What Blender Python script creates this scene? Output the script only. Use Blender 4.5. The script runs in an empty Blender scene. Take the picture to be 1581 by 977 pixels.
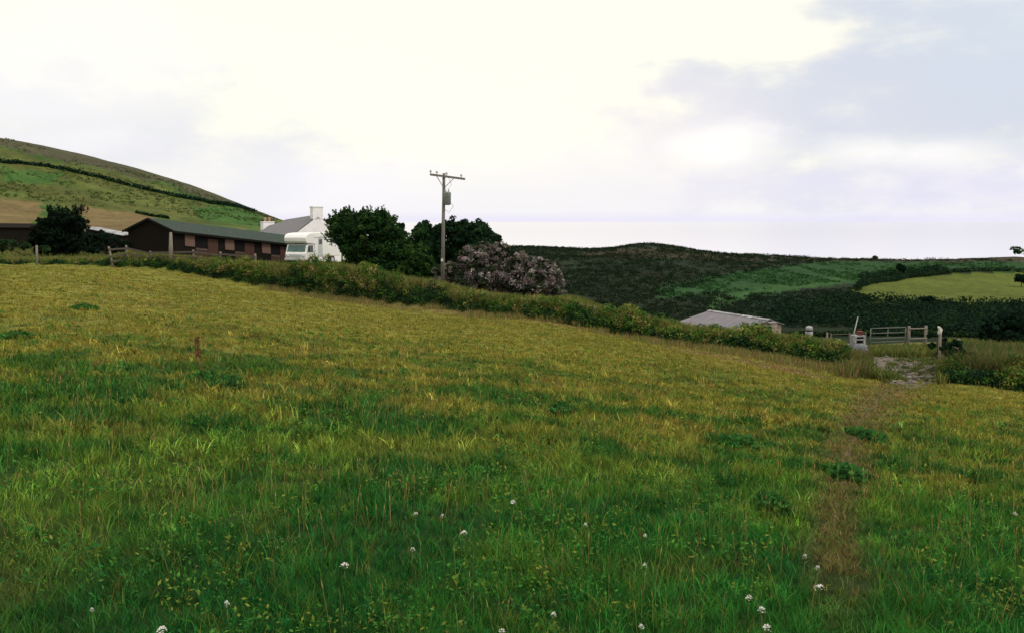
import bpy, math, random
import numpy as np
random.seed(7)
RNG = np.random.default_rng(11)
SC = bpy.context.scene
COL = SC.collection

# ------------------------------------------------------------------ camera numbers
W0, H0 = 1581.0, 977.0
CX, CY = W0 / 2, H0 / 2
F = 1426.0
HORIZON = 341.5
PITCH = math.atan((CY - HORIZON) / F)
cP, sP = math.cos(PITCH), math.sin(PITCH)
EYE = 1.9                                   # eye height above the turf

def pt(px, py, Y):
    a, b = px - CX, py - CY
    d = np.array([a, F * cP - b * sP, -F * sP - b * cP])
    return d * (Y / d[1])

def proj(x, y, z):
    dep = np.maximum(y * cP - z * sP, 1e-3)
    return CX + x / dep * F, CY - (y * sP + z * cP) / dep * F

# ------------------------------------------------------------------ noise
def vnoise(x, y, seed=0):
    xi = np.floor(x).astype(np.int64); yi = np.floor(y).astype(np.int64)
    fx = x - xi; fy = y - yi
    fx = fx * fx * (3 - 2 * fx); fy = fy * fy * (3 - 2 * fy)
    def h(a, b):
        n = (a * 374761393 + b * 668265263 + seed * 974711) & 0x7fffffff
        n = ((n ^ (n >> 13)) * 1274126177) & 0x7fffffff
        n = n ^ (n >> 16)
        return (n & 0xffff) / 65535.0
    a = h(xi, yi); b = h(xi + 1, yi); c = h(xi, yi + 1); d = h(xi + 1, yi + 1)
    return (a * (1 - fx) + b * fx) * (1 - fy) + (c * (1 - fx) + d * fx) * fy

def fbm(x, y, seed=0, octv=4):
    x = np.asarray(x, float); y = np.asarray(y, float)
    s = 0; a = 0.5; t = 0
    for k in range(octv):
        s = s + a * vnoise(x * 2 ** k + 31.7 * k, y * 2 ** k - 17.3 * k, seed + k); t += a; a *= 0.5
    return s / t

def sstep(x, a, b):
    t = np.clip((x - a) / (b - a), 0, 1)
    return t * t * (3 - 2 * t)

# ------------------------------------------------------------------ field edge (foot of the hedge)
# px, py of the hedge foot, depth Y, hedge height in metres
EDGE = [(-900, 404, 80, .4), (-300, 404, 78, .4), (10, 409, 75, .4), (150, 411, 74, .5), (185, 413, 73, .9), (250, 417, 71, 1.0), (330, 430, 68, 1.35),
        (400, 443, 66, 1.75), (460, 452, 64, 2.05), (520, 462, 62, 2.8), (565, 466, 60.5, 2.6), (620, 473, 58.5, 1.9),
        (700, 481, 56, 1.3), (800, 491, 52, 1.2), (880, 502, 49, 1.2), (1000, 527, 44, 1.1),
        (1100, 540, 41, .95), (1200, 555, 38, .95), (1290, 571, 35, .95), (1325, 578, 34.2, .35), (1350, 585, 33.4, 0.0), (1445, 591, 32.5, 0.0),
        (1462, 592, 32, .8), (1581, 606, 31, .95), (1900, 625, 29, 1.0), (2600, 655, 27, 1.0)]
_ep = [pt(e[0], e[1], e[2]) for e in EDGE]
E_TH = np.array([math.atan2(p[0], p[1]) for p in _ep])
E_R = np.array([math.hypot(p[0], p[1]) for p in _ep])
E_Z = np.array([p[2] for p in _ep])
E_H = np.array([e[3] for e in EDGE])

# ------------------------------------------------------------------ terrain control points
ctrl = []
def cp(px, py, Y):
    p = pt(px, py, Y); ctrl.append((math.atan2(p[0], p[1]), math.log(math.hypot(p[0], p[1])), p[2]))
def cw(th, r, z): ctrl.append((th, math.log(r), z))
for th, r, z in zip(E_TH, E_R, E_Z):
    cw(th, r, z)
for th in np.radians([-62, -40, -26, -12, 0, 12, 24, 34, 55]):
    re = np.interp(th, E_TH, E_R); ze = np.interp(th, E_TH, E_Z)
    for r in (2.0, 4.5):
        x, y = r * math.sin(th), r * math.cos(th)
        cw(th, r, -EYE - 0.045 * x - 0.035 * y)
    x, y = 4.5 * math.sin(th), 4.5 * math.cos(th)
    zn = -EYE - 0.045 * x - 0.035 * y
    for t in (0.2, 0.5, 0.78):
        r = 4.5 + (re - 4.5) * t
        cw(th, r, zn + (ze - zn) * t + 0.10 * math.sin(t * math.pi))
for q in [(-600, 385, 100), (10, 388, 92), (230, 400, 79), (300, 405, 84), (420, 405, 92), (475, 410, 88), (475, 400, 112), (560, 415, 84), (640, 430, 82),
          (683, 467, 60), (775, 474, 66), (700, 440, 95), (860, 462, 72), (900, 465, 76), (940, 484, 82), (1000, 515, 75), (1130, 548, 82), (1250, 545, 46),
          (1300, 545, 46), (1380, 543, 46), (1430, 540, 48), (1450, 562, 39), (1530, 560, 38), (1581, 560, 40), (1400, 530, 75), (1580, 535, 70), (2300, 560, 60),
          (-600, 345, 130), (10, 352, 130), (230, 355, 140), (400, 358, 150), (560, 385, 150), (650, 410, 150), (750, 440, 140), (880, 500, 140), (1000, 505, 150),
          (1150, 512, 160), (1300, 510, 170), (1450, 500, 180), (1581, 500, 180), (2300, 500, 180),
          (-600, 270, 230), (10, 295, 220), (110, 300, 230), (300, 322, 250), (400, 338, 260), (560, 380, 240), (700, 405, 230), (850, 430, 230), (1000, 432, 235), (1150, 450, 230), (1300, 455, 230), (1450, 470, 225), (1581, 469, 225), (2300, 469, 225),
          (-600, 160, 320), (10, 215, 320), (80, 229, 325), (150, 246, 330), (200, 258, 332), (250, 273, 335), (330, 299, 335), (380, 320, 335), (430, 339, 330), (520, 362, 335), (600, 376, 340), (720, 384, 345),
          (820, 382, 350), (900, 386, 348), (950, 384, 342), (990, 377.5, 340), (1040, 382, 342), (1100, 391, 355), (1180, 395, 362), (1250, 398, 370), (1350, 401, 372), (1450, 402, 375), (1581, 403, 380), (2300, 405, 380),
          (1450, 421, 305), (1581, 424, 305), (1300, 425, 300)]:
    cp(*q)
for px in (-600, 10, 120, 250, 330, 430, 600, 820, 1000, 1250, 1450, 1581, 2300):
    c = pt(px, 343, 1); th = math.atan2(c[0], c[1])
    crest = {-600: 38, 10: 28.5, 120: 24, 250: 16.5, 330: 10, 430: .6, 600: -8}.get(px, -12)
    cw(th, 470, crest - 14); cw(th, 640, -80); cw(th, 1000, -130)
ctrl = np.array(ctrl)
SCL = np.array([1.0, 0.35])
def tps_fit(P, v, lam=1e-5):
    n = len(P); d = np.linalg.norm(P[:, None] - P[None], axis=2)
    K = np.where(d > 0, d * d * np.log(d + 1e-12), 0) + lam * np.eye(n)
    Q = np.hstack([np.ones((n, 1)), P]); A = np.zeros((n + 3, n + 3))
    A[:n, :n] = K; A[:n, n:] = Q; A[n:, :n] = Q.T
    return np.linalg.solve(A, np.concatenate([v, np.zeros(3)]))
TP = ctrl[:, :2] * SCL
TW = tps_fit(TP, ctrl[:, 2])
def tps(P):
    out = np.empty(len(P))
    for i in range(0, len(P), 40000):
        q = P[i:i + 40000]
        d2 = ((q[:, None] - TP[None]) ** 2).sum(2)
        out[i:i + 40000] = (0.5 * d2 * np.log(d2 + 1e-20)) @ TW[:-3] + TW[-3] + q @ TW[-2:]
    return out

TH = np.radians(np.unique(np.round(np.concatenate([np.arange(-180, -60, 4), np.arange(-60, -34, .5), np.arange(-34, 34, .1), np.arange(34, 60, .5), np.arange(60, 180.1, 4)]), 3)))
RR = np.exp(np.linspace(math.log(0.5), math.log(1000), 430))
LR = np.log(RR)
gt, gl = np.meshgrid(TH, LR, indexing='ij')
lim = math.radians(60)
gtc = np.clip(gt, -lim, lim)
glc = np.maximum(gl, math.log(2.0))
z = tps(np.stack([gtc.ravel() * SCL[0], glc.ravel() * SCL[1]], 1)).reshape(gt.shape)
zl = z[np.argmin(abs(TH + lim))]; zr = z[np.argmin(abs(TH - lim))]
wb = sstep(abs(gt), lim, math.pi)
z = z * (1 - wb) + wb * (0.5 * (zl + zr))[None, :]
gr = np.exp(gl); GX = gr * np.sin(gt); GY = gr * np.cos(gt)
redge = np.interp(gt, E_TH, E_R); hb = np.interp(gt, E_TH, E_H)
S = gr - redge
z = z + 0.5 * hb * sstep(S, 0, 1.3) * (1 - sstep(S, 2.6, 6)) * (abs(gt) < math.radians(60))
# small roughness of the turf, larger of the scrub
amp = np.where(S < 0, 0.035 * sstep(gr, 1, 6), 0.06)
z = z + amp * (fbm(GX * 1.3, GY * 1.3, 5, 4) - .5) * 2
z = z + sstep(gr, 140, 260) * (fbm(GX / 14, GY / 14, 9, 4) - .5) * 2.2 * (1 - 0.6 * sstep(gr, 300, 330))
GZ = z

def H(x, y):
    x = np.asarray(x, float); y = np.asarray(y, float)
    th = np.arctan2(x, y); lr = np.log(np.maximum(np.hypot(x, y), 0.51))
    i = np.interp(th, TH, np.arange(len(TH))); j = np.interp(lr, LR, np.arange(len(LR)))
    i0 = np.clip(i.astype(int), 0, len(TH) - 2); j0 = np.clip(j.astype(int), 0, len(LR) - 2)
    fi = i - i0; fj = j - j0
    return (GZ[i0, j0] * (1 - fi) + GZ[i0 + 1, j0] * fi) * (1 - fj) + (GZ[i0, j0 + 1] * (1 - fi) + GZ[i0 + 1, j0 + 1] * fi) * fj

def on(px, Y, dz=0.0):
    z_ = -4.0
    for _ in range(4):
        x_ = (px - CX) / F * (Y * cP - z_ * sP); z_ = float(H(x_, Y))
    return np.array([x_, Y, z_ + dz])

def hit(px, py, h=0.0):
    d = pt(px, py, 1.0)
    ys = np.exp(np.linspace(math.log(1.5), math.log(420), 4000))
    zz = d[2] * ys; g = H(d[0] * ys, ys) + h
    k = np.argmax(zz <= g)
    if not (zz <= g).any(): k = len(ys) - 1
    return d * ys[k]

# ------------------------------------------------------------------ materials
def nodes(name):
    m = bpy.data.materials.new(name); m.use_nodes = True
    nt = m.node_tree; nt.nodes.clear()
    return m, nt, nt.nodes, nt.links

def surf(name, c1, c2=None, scale=4.0, rough=0.8, spec=0.3, bump=0.2, detail=6, metal=0.0, stretch=(1, 1, 1), wave=None):
    m, nt, N, L = nodes(name)
    out = N.new('ShaderNodeOutputMaterial'); b = N.new('ShaderNodeBsdfPrincipled')
    b.inputs['Roughness'].default_value = rough; b.inputs['Specular IOR Level'].default_value = spec; b.inputs['Metallic'].default_value = metal
    tc = N.new('ShaderNodeTexCoord'); mp = N.new('ShaderNodeMapping'); mp.inputs['Scale'].default_value = stretch
    L.new(tc.outputs['Object'], mp.inputs['Vector'])
    nz = N.new('ShaderNodeTexNoise'); nz.inputs['Scale'].default_value = scale; nz.inputs['Detail'].default_value = detail; nz.inputs['Roughness'].default_value = .65
    L.new(mp.outputs[0], nz.inputs['Vector'])
    cr = N.new('ShaderNodeValToRGB'); cr.color_ramp.elements[0].position = .32; cr.color_ramp.elements[1].position = .68
    c2 = c2 or tuple(v * 1.3 for v in c1)
    cr.color_ramp.elements[0].color = (*c1, 1); cr.color_ramp.elements[1].color = (*c2, 1)
    L.new(nz.outputs['Fac'], cr.inputs['Fac']); L.new(cr.outputs['Color'], b.inputs['Base Color'])
    h = nz.outputs['Fac']
    if wave:
        wv = N.new('ShaderNodeTexWave'); wv.bands_direction = wave[0]; wv.inputs['Scale'].default_value = wave[1]
        L.new(tc.outputs['Object'], wv.inputs['Vector'])
        ad = N.new('ShaderNodeMath'); ad.operation = 'MULTIPLY_ADD'; ad.inputs[1].default_value = wave[2]
        L.new(wv.outputs['Fac'], ad.inputs[0]); L.new(h, ad.inputs[2]); h = ad.outputs[0]
    bp = N.new('ShaderNodeBump'); bp.inputs['Strength'].default_value = bump; bp.inputs['Distance'].default_value = .05
    L.new(h, bp.inputs['Height']); L.new(bp.outputs[0], b.inputs['Normal'])
    L.new(b.outputs[0], out.inputs['Surface'])
    return m

def leafmat(name, trans=0.3, rough=.7):
    m, nt, N, L = nodes(name)
    out = N.new('ShaderNodeOutputMaterial'); b = N.new('ShaderNodeBsdfPrincipled')
    b.inputs['Roughness'].default_value = rough; b.inputs['Specular IOR Level'].default_value = .02
    at = N.new('ShaderNodeAttribute'); at.attribute_name = 'Col'
    tr = N.new('ShaderNodeBsdfTranslucent'); mx = N.new('ShaderNodeMixShader'); mx.inputs[0].default_value = trans
    L.new(at.outputs['Color'], b.inputs['Base Color']); L.new(at.outputs['Color'], tr.inputs['Color'])
    L.new(b.outputs[0], mx.inputs[1]); L.new(tr.outputs[0], mx.inputs[2]); L.new(mx.outputs[0], out.inputs['Surface'])
    return m
LEAF = leafmat('leaf'); GRASS = leafmat('grass_blade', .3, .8)

def terrain_mat():
    m, nt, N, L = nodes('turf_and_scrub')
    out = N.new('ShaderNodeOutputMaterial'); b = N.new('ShaderNodeBsdfPrincipled')
    b.inputs['Roughness'].default_value = .95; b.inputs['Specular IOR Level'].default_value = .05
    at = N.new('ShaderNodeAttribute'); at.attribute_name = 'Col'
    tc = N.new('ShaderNodeTexCoord')
    prev = at.outputs['Color']
    for sc, lo, hi in ((.07, .75, 1.3), (.6, .7, 1.35), (6, .6, 1.4)):
        nz = N.new('ShaderNodeTexNoise'); nz.inputs['Scale'].default_value = sc; nz.inputs['Detail'].default_value = 5; nz.inputs['Roughness'].default_value = .7
        L.new(tc.outputs['Object'], nz.inputs['Vector'])
        mr = N.new('ShaderNodeMapRange'); mr.inputs[1].default_value = .3; mr.inputs[2].default_value = .7; mr.inputs[3].default_value = lo; mr.inputs[4].default_value = hi
        L.new(nz.outputs['Fac'], mr.inputs[0])
        v = N.new('ShaderNodeVectorMath'); v.operation = 'SCALE'
        L.new(prev, v.inputs[0]); L.new(mr.outputs[0], v.inputs['Scale']); prev = v.outputs[0]
    L.new(prev, b.inputs['Base Color'])
    nz = N.new('ShaderNodeTexNoise'); nz.inputs['Scale'].default_value = 1.2; nz.inputs['Detail'].default_value = 8
    L.new(tc.outputs['Object'], nz.inputs['Vector'])
    bp = N.new('ShaderNodeBump'); bp.inputs['Strength'].default_value = .7; bp.inputs['Distance'].default_value = .5
    L.new(nz.outputs['Fac'], bp.inputs['Height']); L.new(bp.outputs[0], b.inputs['Normal'])
    L.new(b.outputs[0], out.inputs['Surface'])
    return m

# ------------------------------------------------------------------ object helpers
def tag(o, label=None, cat=None, group=None, kind=None):
    if label: o['label'] = label
    if cat: o['category'] = cat
    if group: o['group'] = group
    if kind: o['kind'] = kind
    return o

def np_obj(name, V, Fc, mat, parent=None, cols=None, smooth=False):
    """V (n,3), Fc (m,k) numpy arrays -> one mesh object"""
    me = bpy.data.meshes.new(name)
    V = np.asarray(V, np.float32); Fc = np.asarray(Fc, np.int32); k = Fc.shape[1]
    me.vertices.add(len(V)); me.vertices.foreach_set('co', V.ravel())
    me.loops.add(Fc.size); me.loops.foreach_set('vertex_index', Fc.ravel())
    me.polygons.add(len(Fc)); me.polygons.foreach_set('loop_start', np.arange(0, Fc.size, k, dtype=np.int32))
    me.polygons.foreach_set('loop_total', np.full(len(Fc), k, np.int32))
    if smooth: me.polygons.foreach_set('use_smooth', np.ones(len(Fc), bool))
    if cols is not None:
        a = me.color_attributes.new('Col', 'FLOAT_COLOR', 'POINT')
        c = np.ones((len(V), 4), np.float32); c[:, :3] = np.clip(cols, 0, 1)
        a.data.foreach_set('color', c.ravel())
    me.update(calc_edges=True); me.validate()
    me.materials.append(mat)
    o = bpy.data.objects.new(name, me); COL.objects.link(o)
    if parent: o.parent = parent
    return o

def empty(name, loc, rz=0.0):
    o = bpy.data.objects.new(name, None); o.empty_display_size = .2
    o.location = tuple(float(v) for v in loc); o.rotation_euler = (0, 0, rz); COL.objects.link(o)
    return o

class MB:
    def __init__(s): s.v = []; s.f = []
    def add(s, vs, fs):
        n = len(s.v); s.v += [tuple(map(float, v)) for v in vs]; s.f += [tuple(n + i for i in f) for f in fs]; return s
    def box(s, c, d, rz=0.0, rx=0.0, shear=0.0):
        c = np.array(c, float); hx, hy, hz = d[0] / 2, d[1] / 2, d[2] / 2
        vs = []
        for sx, sy, sz in ((-1, -1, -1), (1, -1, -1), (1, 1, -1), (-1, 1, -1), (-1, -1, 1), (1, -1, 1), (1, 1, 1), (-1, 1, 1)):
            x, y, z_ = sx * hx, sy * hy, sz * hz
            y, z_ = y * math.cos(rx) - z_ * math.sin(rx), y * math.sin(rx) + z_ * math.cos(rx)
            x, y = x * math.cos(rz) - y * math.sin(rz), x * math.sin(rz) + y * math.cos(rz)
            vs.append((c[0] + x, c[1] + y, c[2] + z_ + shear * (c[0] + x)))
        return s.add(vs, [(3, 2, 1, 0), (4, 5, 6, 7), (0, 1, 5, 4), (1, 2, 6, 5), (2, 3, 7, 6), (3, 0, 4, 7)])
    def tube(s, pts, rad, n=8, cap=True):
        pts = [np.array(p, float) for p in pts]
        rad = rad if hasattr(rad, '__len__') else [rad] * len(pts)
        rings = []
        for i, p in enumerate(pts):
            d = pts[min(i + 1, len(pts) - 1)] - pts[max(i - 1, 0)]; d = d / (np.linalg.norm(d) + 1e-9)
            a = np.cross(d, (0, 0, 1) if abs(d[2]) < .9 else (1, 0, 0)); a /= np.linalg.norm(a); b = np.cross(d, a)
            rings.append([p + rad[i] * (math.cos(2 * math.pi * k / n) * a + math.sin(2 * math.pi * k / n) * b) for k in range(n)])
        vs = [v for r in rings for v in r]; fs = []
        for i in range(len(rings) - 1):
            for k in range(n):
                k2 = (k + 1) % n; fs.append((i * n + k, i * n + k2, (i + 1) * n + k2, (i + 1) * n + k))
        if cap: fs += [tuple(range(n - 1, -1, -1)), tuple((len(rings) - 1) * n + k for k in range(n))]
        return s.add(vs, fs)
    def prism(s, prof, x0, x1, shear=0.0):
        """profile of (y,z) extruded along x"""
        n = len(prof)
        vs = [(x0, y, z_ + shear * x0) for y, z_ in prof] + [(x1, y, z_ + shear * x1) for y, z_ in prof]
        fs = [tuple(range(n)), tuple(range(2 * n - 1, n - 1, -1))]
        for k in range(n):
            k2 = (k + 1) % n; fs.append((k2, k, n + k, n + k2))
        return s.add(vs, fs)
    def build(s, name, mat, parent=None, smooth=False, bevel=0.0):
        me = bpy.data.meshes.new(name); me.from_pydata(s.v, [], s.f); me.validate()
        import bmesh
        bm = bmesh.new(); bm.from_mesh(me); bmesh.ops.recalc_face_normals(bm, faces=bm.faces); 
        if bevel: bmesh.ops.bevel(bm, geom=list(bm.edges), offset=bevel, segments=2, profile=.6, affect='EDGES', clamp_overlap=True)
        bm.to_mesh(me); bm.free()
        if smooth:
            for p in me.polygons: p.use_smooth = True
        me.materials.append(mat)
        o = bpy.data.objects.new(name, me); COL.objects.link(o)
        if parent: o.parent = parent
        return o

# ------------------------------------------------------------------ foliage helpers
def unit(v): return v / (np.linalg.norm(v, axis=1, keepdims=True) + 1e-9)

def leaf_quads(P, outw, size, cols, elong=1.7, outbias=.5, up=0.0):
    n = len(P)
    nrm = unit(RNG.normal(size=(n, 3)) + outw * outbias * 1.5 + np.array([0, 0, up]))
    a = unit(np.cross(nrm, RNG.normal(size=(n, 3)))); b = np.cross(nrm, a)
    s = (np.asarray(size) * RNG.uniform(.6, 1.35, n))[:, None]
    a = a * s * elong * .5; b = b * s * .5
    V = np.stack([P - a, P + b * .9 - a * .1, P + a, P - b * .9 - a * .1], 1).reshape(-1, 3)
    Fc = np.arange(4 * n).reshape(n, 4)
    return V, Fc, np.repeat(cols, 4, axis=0)

def pick(cols, n, var=.25, w=None):
    cols = np.array(cols, float)
    c = cols[RNG.choice(len(cols), n, p=w)]
    c = c * (1 + RNG.uniform(-var, var, (n, 1))) * (1 + RNG.uniform(-.08, .08, (n, 3)))
    return np.clip(c, .002, 1)

def clump_leaves(clumps, per, size, palette, var=.25, outbias=.6, up=.3, shell=.55, elong=1.7):
    """clumps: list of (center, (rx,ry,rz)); one palette pick per clump with per-leaf variation"""
    Ps, Os, Cs, Ss = [], [], [], []
    for c, r in clumps:
        n = max(4, int(per * RNG.uniform(.8, 1.2)))
        d = unit(RNG.normal(size=(n, 3)))
        rad = RNG.uniform(shell ** 3, 1, n) ** (1 / 3)
        Ps.append(np.array(c) + d * rad[:, None] * np.array(r)); Os.append(d)
        base = pick(palette, 1, .2)
        Cs.append(np.clip(base * (1 + RNG.uniform(-var, var, (n, 1))), .002, 1)); Ss.append(np.full(n, size))
    return leaf_quads(np.concatenate(Ps), np.concatenate(Os), np.concatenate(Ss), np.concatenate(Cs), elong, outbias, up)

def blades(P, h, w, lean, col, tipcol=None, face=None):
    n = len(P); h = np.broadcast_to(h, n); w = np.broadcast_to(w, n)
    ang = RNG.uniform(0, 2 * math.pi, n) if face is None else face
    side = np.stack([np.cos(ang), np.sin(ang), np.zeros(n)], 1)
    la = RNG.uniform(0, 2 * math.pi, n)
    ld = np.stack([np.cos(la), np.sin(la), np.zeros(n)], 1) * (np.broadcast_to(lean, n) * RNG.uniform(.2, 1.2, n) * h)[:, None]
    zup = np.array([0, 0, 1.0])
    b0 = P - side * w[:, None] * .5; b1 = P + side * w[:, None] * .5
    m = P + ld * .35 + zup * h[:, None] * .58
    m0 = m - side * w[:, None] * .42; m1 = m + side * w[:, None] * .42
    t = P + ld + zup * h[:, None] * .97
    V = np.stack([b0, b1, m0, m1, t], 1).reshape(-1, 3)
    base = (np.arange(n) * 5)[:, None]
    Fc = np.concatenate([base + np.array([0, 1, 3]), base + np.array([0, 3, 2]), base + np.array([2, 3, 4])])
    tipcol = col if tipcol is None else tipcol
    C = np.stack([col, col, col, col, tipcol], 1).reshape(-1, 3)
    return V, Fc, C

def merge(*parts):
    V, Fq, C = [], [], []; n = 0
    for v, f, c in parts:
        V.append(v); Fq.append(f + n); C.append(c); n += len(v)
    return np.concatenate(V), np.concatenate(Fq), np.concatenate(C)

# ------------------------------------------------------------------ colour of the ground cover (what grows where)
PATH = [hit(*p) for p in ((1392, 594), (1360, 612), (1335, 640), (1316, 680), (1306, 720), (1300, 760), (1288, 800), (1286, 850), (1296, 900), (1302, 950), (1305, 990))]
PATHXY = np.array([p[:2] for p in PATH])
def path_dist(x, y):
    x = np.asarray(x, float); y = np.asarray(y, float)
    best = np.full(x.shape, 1e9)
    for a, b in zip(PATHXY[:-1], PATHXY[1:]):
        d = b - a; t = np.clip(((x - a[0]) * d[0] + (y - a[1]) * d[1]) / (d @ d), 0, 1)
        best = np.minimum(best, np.hypot(x - a[0] - t * d[0], y - a[1] - t * d[1]))
    return best

# rank green patches of weeds: px, py, half-width px, half-height px (turned into ground ellipses)
WEEDS = []
for px, py, wx, wy in ((322, 590, 34, 6), (352, 600, 24, 7), (130, 478, 17, 3), (1305, 737, 32, 10), (1145, 692, 34, 8), (1190, 792, 24, 9), (870, 640, 26, 5), (1345, 680, 14, 12),
                       (25, 523, 18, 4), (1160, 655, 18, 5), (610, 550, 18, 3), (330, 665, 60, 10), (760, 722, 45, 9)):
    c = hit(px, py); e = hit(px, py - wy); WEEDS.append((c[0], c[1], wx / F * c[1], max(.15, abs(e[1] - c[1]))))
def weed_mask(x, y):
    m = np.zeros(np.shape(x))
    for cx_, cy_, a, b in WEEDS:
        m = np.maximum(m, 1 - sstep(np.hypot((x - cx_) / a, (y - cy_) / b), .5, 1.15))
    return m

def field_col(x, y):
    r = np.hypot(x, y); th = np.arctan2(x, y)
    n1 = fbm(x / 3.2, y / 3.2, 21, 4); n2 = fbm(x / 1.0, y / 1.0, 33, 3); n3 = fbm(x / 9, y / 14, 41, 3)
    dark = np.array([.034, .165, .028]); mid = np.array([.122, .235, .030]); yel = np.array([.240, .222, .044]); brn = np.array([.23, .15, .055]); pink = np.array([.27, .17, .10])
    t = sstep(np.log(r) + (n1 - .5) * 1.6 + (n3 - .5) * 1.2, math.log(6.5), math.log(17))
    t2 = sstep(np.log(r) + (n2 - .5) * 1.2 + (n1 - .5), math.log(5), math.log(10))
    c = dark[None] * (1 - t2[..., None]) + mid * t2[..., None]
    c = c * (1 - t[..., None]) + yel * t[..., None]
    k = sstep(fbm(x / .7, y / .9, 67, 4) * .6 + n1 * .4, .56, .72) * .38
    c = c * (1 - k[..., None]) + brn * k[..., None]
    # dark green patches
    g = sstep(fbm(x / .9, y / .7, 57, 4), .47, .60) * (1 - .75 * sstep(r, 10, 28)) * .9
    c = c * (1 - g[..., None]) + np.array([.018, .105, .024]) * g[..., None]
    # pinkish seeding grass along the far edge, and a band by the gate
    s = np.interp(th, E_TH, E_R) - r
    pxs = CX + np.tan(np.clip(th, -1, 1)) * F
    k = (1 - sstep(s, .6, 5.0 + 4 * (n1 - .5))) * sstep(pxs, 380, 520) * (1 - sstep(pxs, 1300, 1360)) * .5
    k = np.maximum(k, np.exp(-((s - 6.5 - 1.2 * (n1 - .5)) / 1.5) ** 2) * sstep(pxs, 980, 1100) * (1 - sstep(pxs, 1250, 1310)) * .75)
    c = c * (1 - k[..., None]) + pink * k[..., None]
    w = weed_mask(x, y)[..., None]
    c = c * (1 - w) + np.array([.025, .10, .022]) * w
    pd = path_dist(x, y) + (n2 - .5) * .03 * r
    k = ((1 - sstep(pd / r, .008, .042)) * .62 * sstep(r, 4.2, 6.5))[..., None]
    c = c * (1 - k) + np.array([.185, .115, .058]) * k
    return c

def inpoly(px, py, poly):
    ins = np.zeros(px.shape, bool); n = len(poly)
    for i in range(n):
        x1, y1 = poly[i]; x2, y2 = poly[(i + 1) % n]
        cnd = ((y1 > py) != (y2 > py)) & (px < (x2 - x1) * (py - y1) / (y2 - y1 + 1e-9) + x1)
        ins ^= cnd
    return ins

HILL_LINE = [(-120, 246), (10, 253), (70, 258), (120, 268), (170, 280), (230, 295), (290, 308), (340, 317), (395, 330)]
def far_col(x, y, zz):
    r = np.hypot(x, y)
    px, py = proj(x, y, zz)
    px = px + (fbm(x / 9, y / 9, 71, 4) - .5) * 44; py = py + (fbm(x / 9, y / 9, 77, 4) - .5) * 12 * np.where(px < 560, 1, .5)
    n = fbm(x / 22, y / 22, 81, 4)[..., None]; n2 = fbm(x / 6, y / 6, 91, 4)[..., None]
    c = np.array([.008, .019, .011]) * (1 - n) + np.array([.020, .024, .014]) * n                 # dark heath
    left = (px < 560)
    lh = np.array([.042, .095, .022]) * (1 - sstep(n, .4, .65)) + np.array([.085, .098, .028]) * sstep(n, .4, .65)
    lh = lh * (.45 + .85 * n2)
    c = np.where(left[..., None] & (r > 100)[..., None], lh, c)
    def paint(poly, col, ymin=0, ymax=1e9):
        nonlocal c
        m = inpoly(px, py, poly) & (y > ymin) & (y < ymax)
        c = np.where(m[..., None], np.array(col) * (.8 + .4 * n2), c)
    # heather and bracken along the left skyline, tan pasture, rushy bits
    paint([(-400, 100), (10, 205), (250, 262), (430, 335), (430, 344), (250, 284), (10, 230), (-400, 150)], (.062, .060, .036), 120)
    paint([(-400, 300), (10, 308), (60, 312), (60, 352), (-400, 352)], (.135, .10, .048), 95)
    paint([(120, 318), (232, 332), (240, 352), (200, 365), (130, 362)], (.135, .10, .048), 95)
    paint([(10, 262), (90, 268), (90, 285), (10, 282)], (.045, .10, .024), 95)
    paint([(280, 312), (400, 333), (400, 352), (330, 345)], (.042, .098, .024), 95)
    # slopes right of the valley
    paint([(1000, 445), (1150, 418), (1290, 402), (1345, 405), (1600, 405), (1600, 425), (1480, 415), (1340, 436), (1150, 452), (1020, 462)], (.020, .055, .020), 130)
    paint([(1150, 452), (1320, 448), (1320, 500), (1150, 500)], (.010, .024, .015), 110)
    paint([(1090, 462), (1210, 440), (1330, 424), (1330, 430), (1150, 462), (1110, 480)], (.03, .075, .024), 130)
    paint([(1318, 446), (1345, 437), (1400, 430), (1470, 423), (1540, 420), (1700, 424), (2600, 424), (2600, 470), (1600, 469), (1345, 466), (1325, 460)], (.075, .095, .020), 150)
    paint([(1330, 468), (2600, 470), (2600, 520), (1330, 505)], (.012, .028, .017), 95)
    paint([(880, 380), (1600, 396), (1600, 404), (1200, 404), (900, 396)], (.042, .038, .026), 250)
    # near ground behind the hedge: rank grass
    near = sstep(r, 130, 95)[..., None] if False else (1 - sstep(r, 92, 125))[..., None]
    ng = np.array([.065, .08, .024]) * (1 - n2) + np.array([.13, .125, .04]) * n2
    c = c * (1 - near) + ng * near
    return c

fc = field_col(GX.ravel(), GY.ravel()); oc = far_col(GX.ravel(), GY.ravel(), GZ.ravel())
ms = sstep(S.ravel(), -.3, .3)[:, None]
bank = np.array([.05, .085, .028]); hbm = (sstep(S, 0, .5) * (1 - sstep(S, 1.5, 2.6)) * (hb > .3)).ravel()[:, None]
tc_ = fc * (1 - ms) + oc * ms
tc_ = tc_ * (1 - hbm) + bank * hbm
thatch_shade = np.array([.020, .038, .011]); k_shade = (np.where(S < 0, .85, 0) * (1 - .75 * sstep(gr, 7, 26))).ravel()[:, None]  # near ground painted extra dark, so gaps between tufts read as shade
tc_ = tc_ * (1 - k_shade) + thatch_shade * k_shade
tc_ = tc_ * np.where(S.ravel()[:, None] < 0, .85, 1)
nT, nR = len(TH), len(RR)
idx = np.arange(nT * nR).reshape(nT, nR)
TF = np.stack([idx[:-1, :-1], idx[1:, :-1], idx[1:, 1:], idx[:-1, 1:]], 2).reshape(-1, 4)[:, ::-1]
ground = np_obj('ground', np.stack([GX.ravel(), GY.ravel(), GZ.ravel()], 1), TF, terrain_mat(), None, tc_, True)
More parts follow.
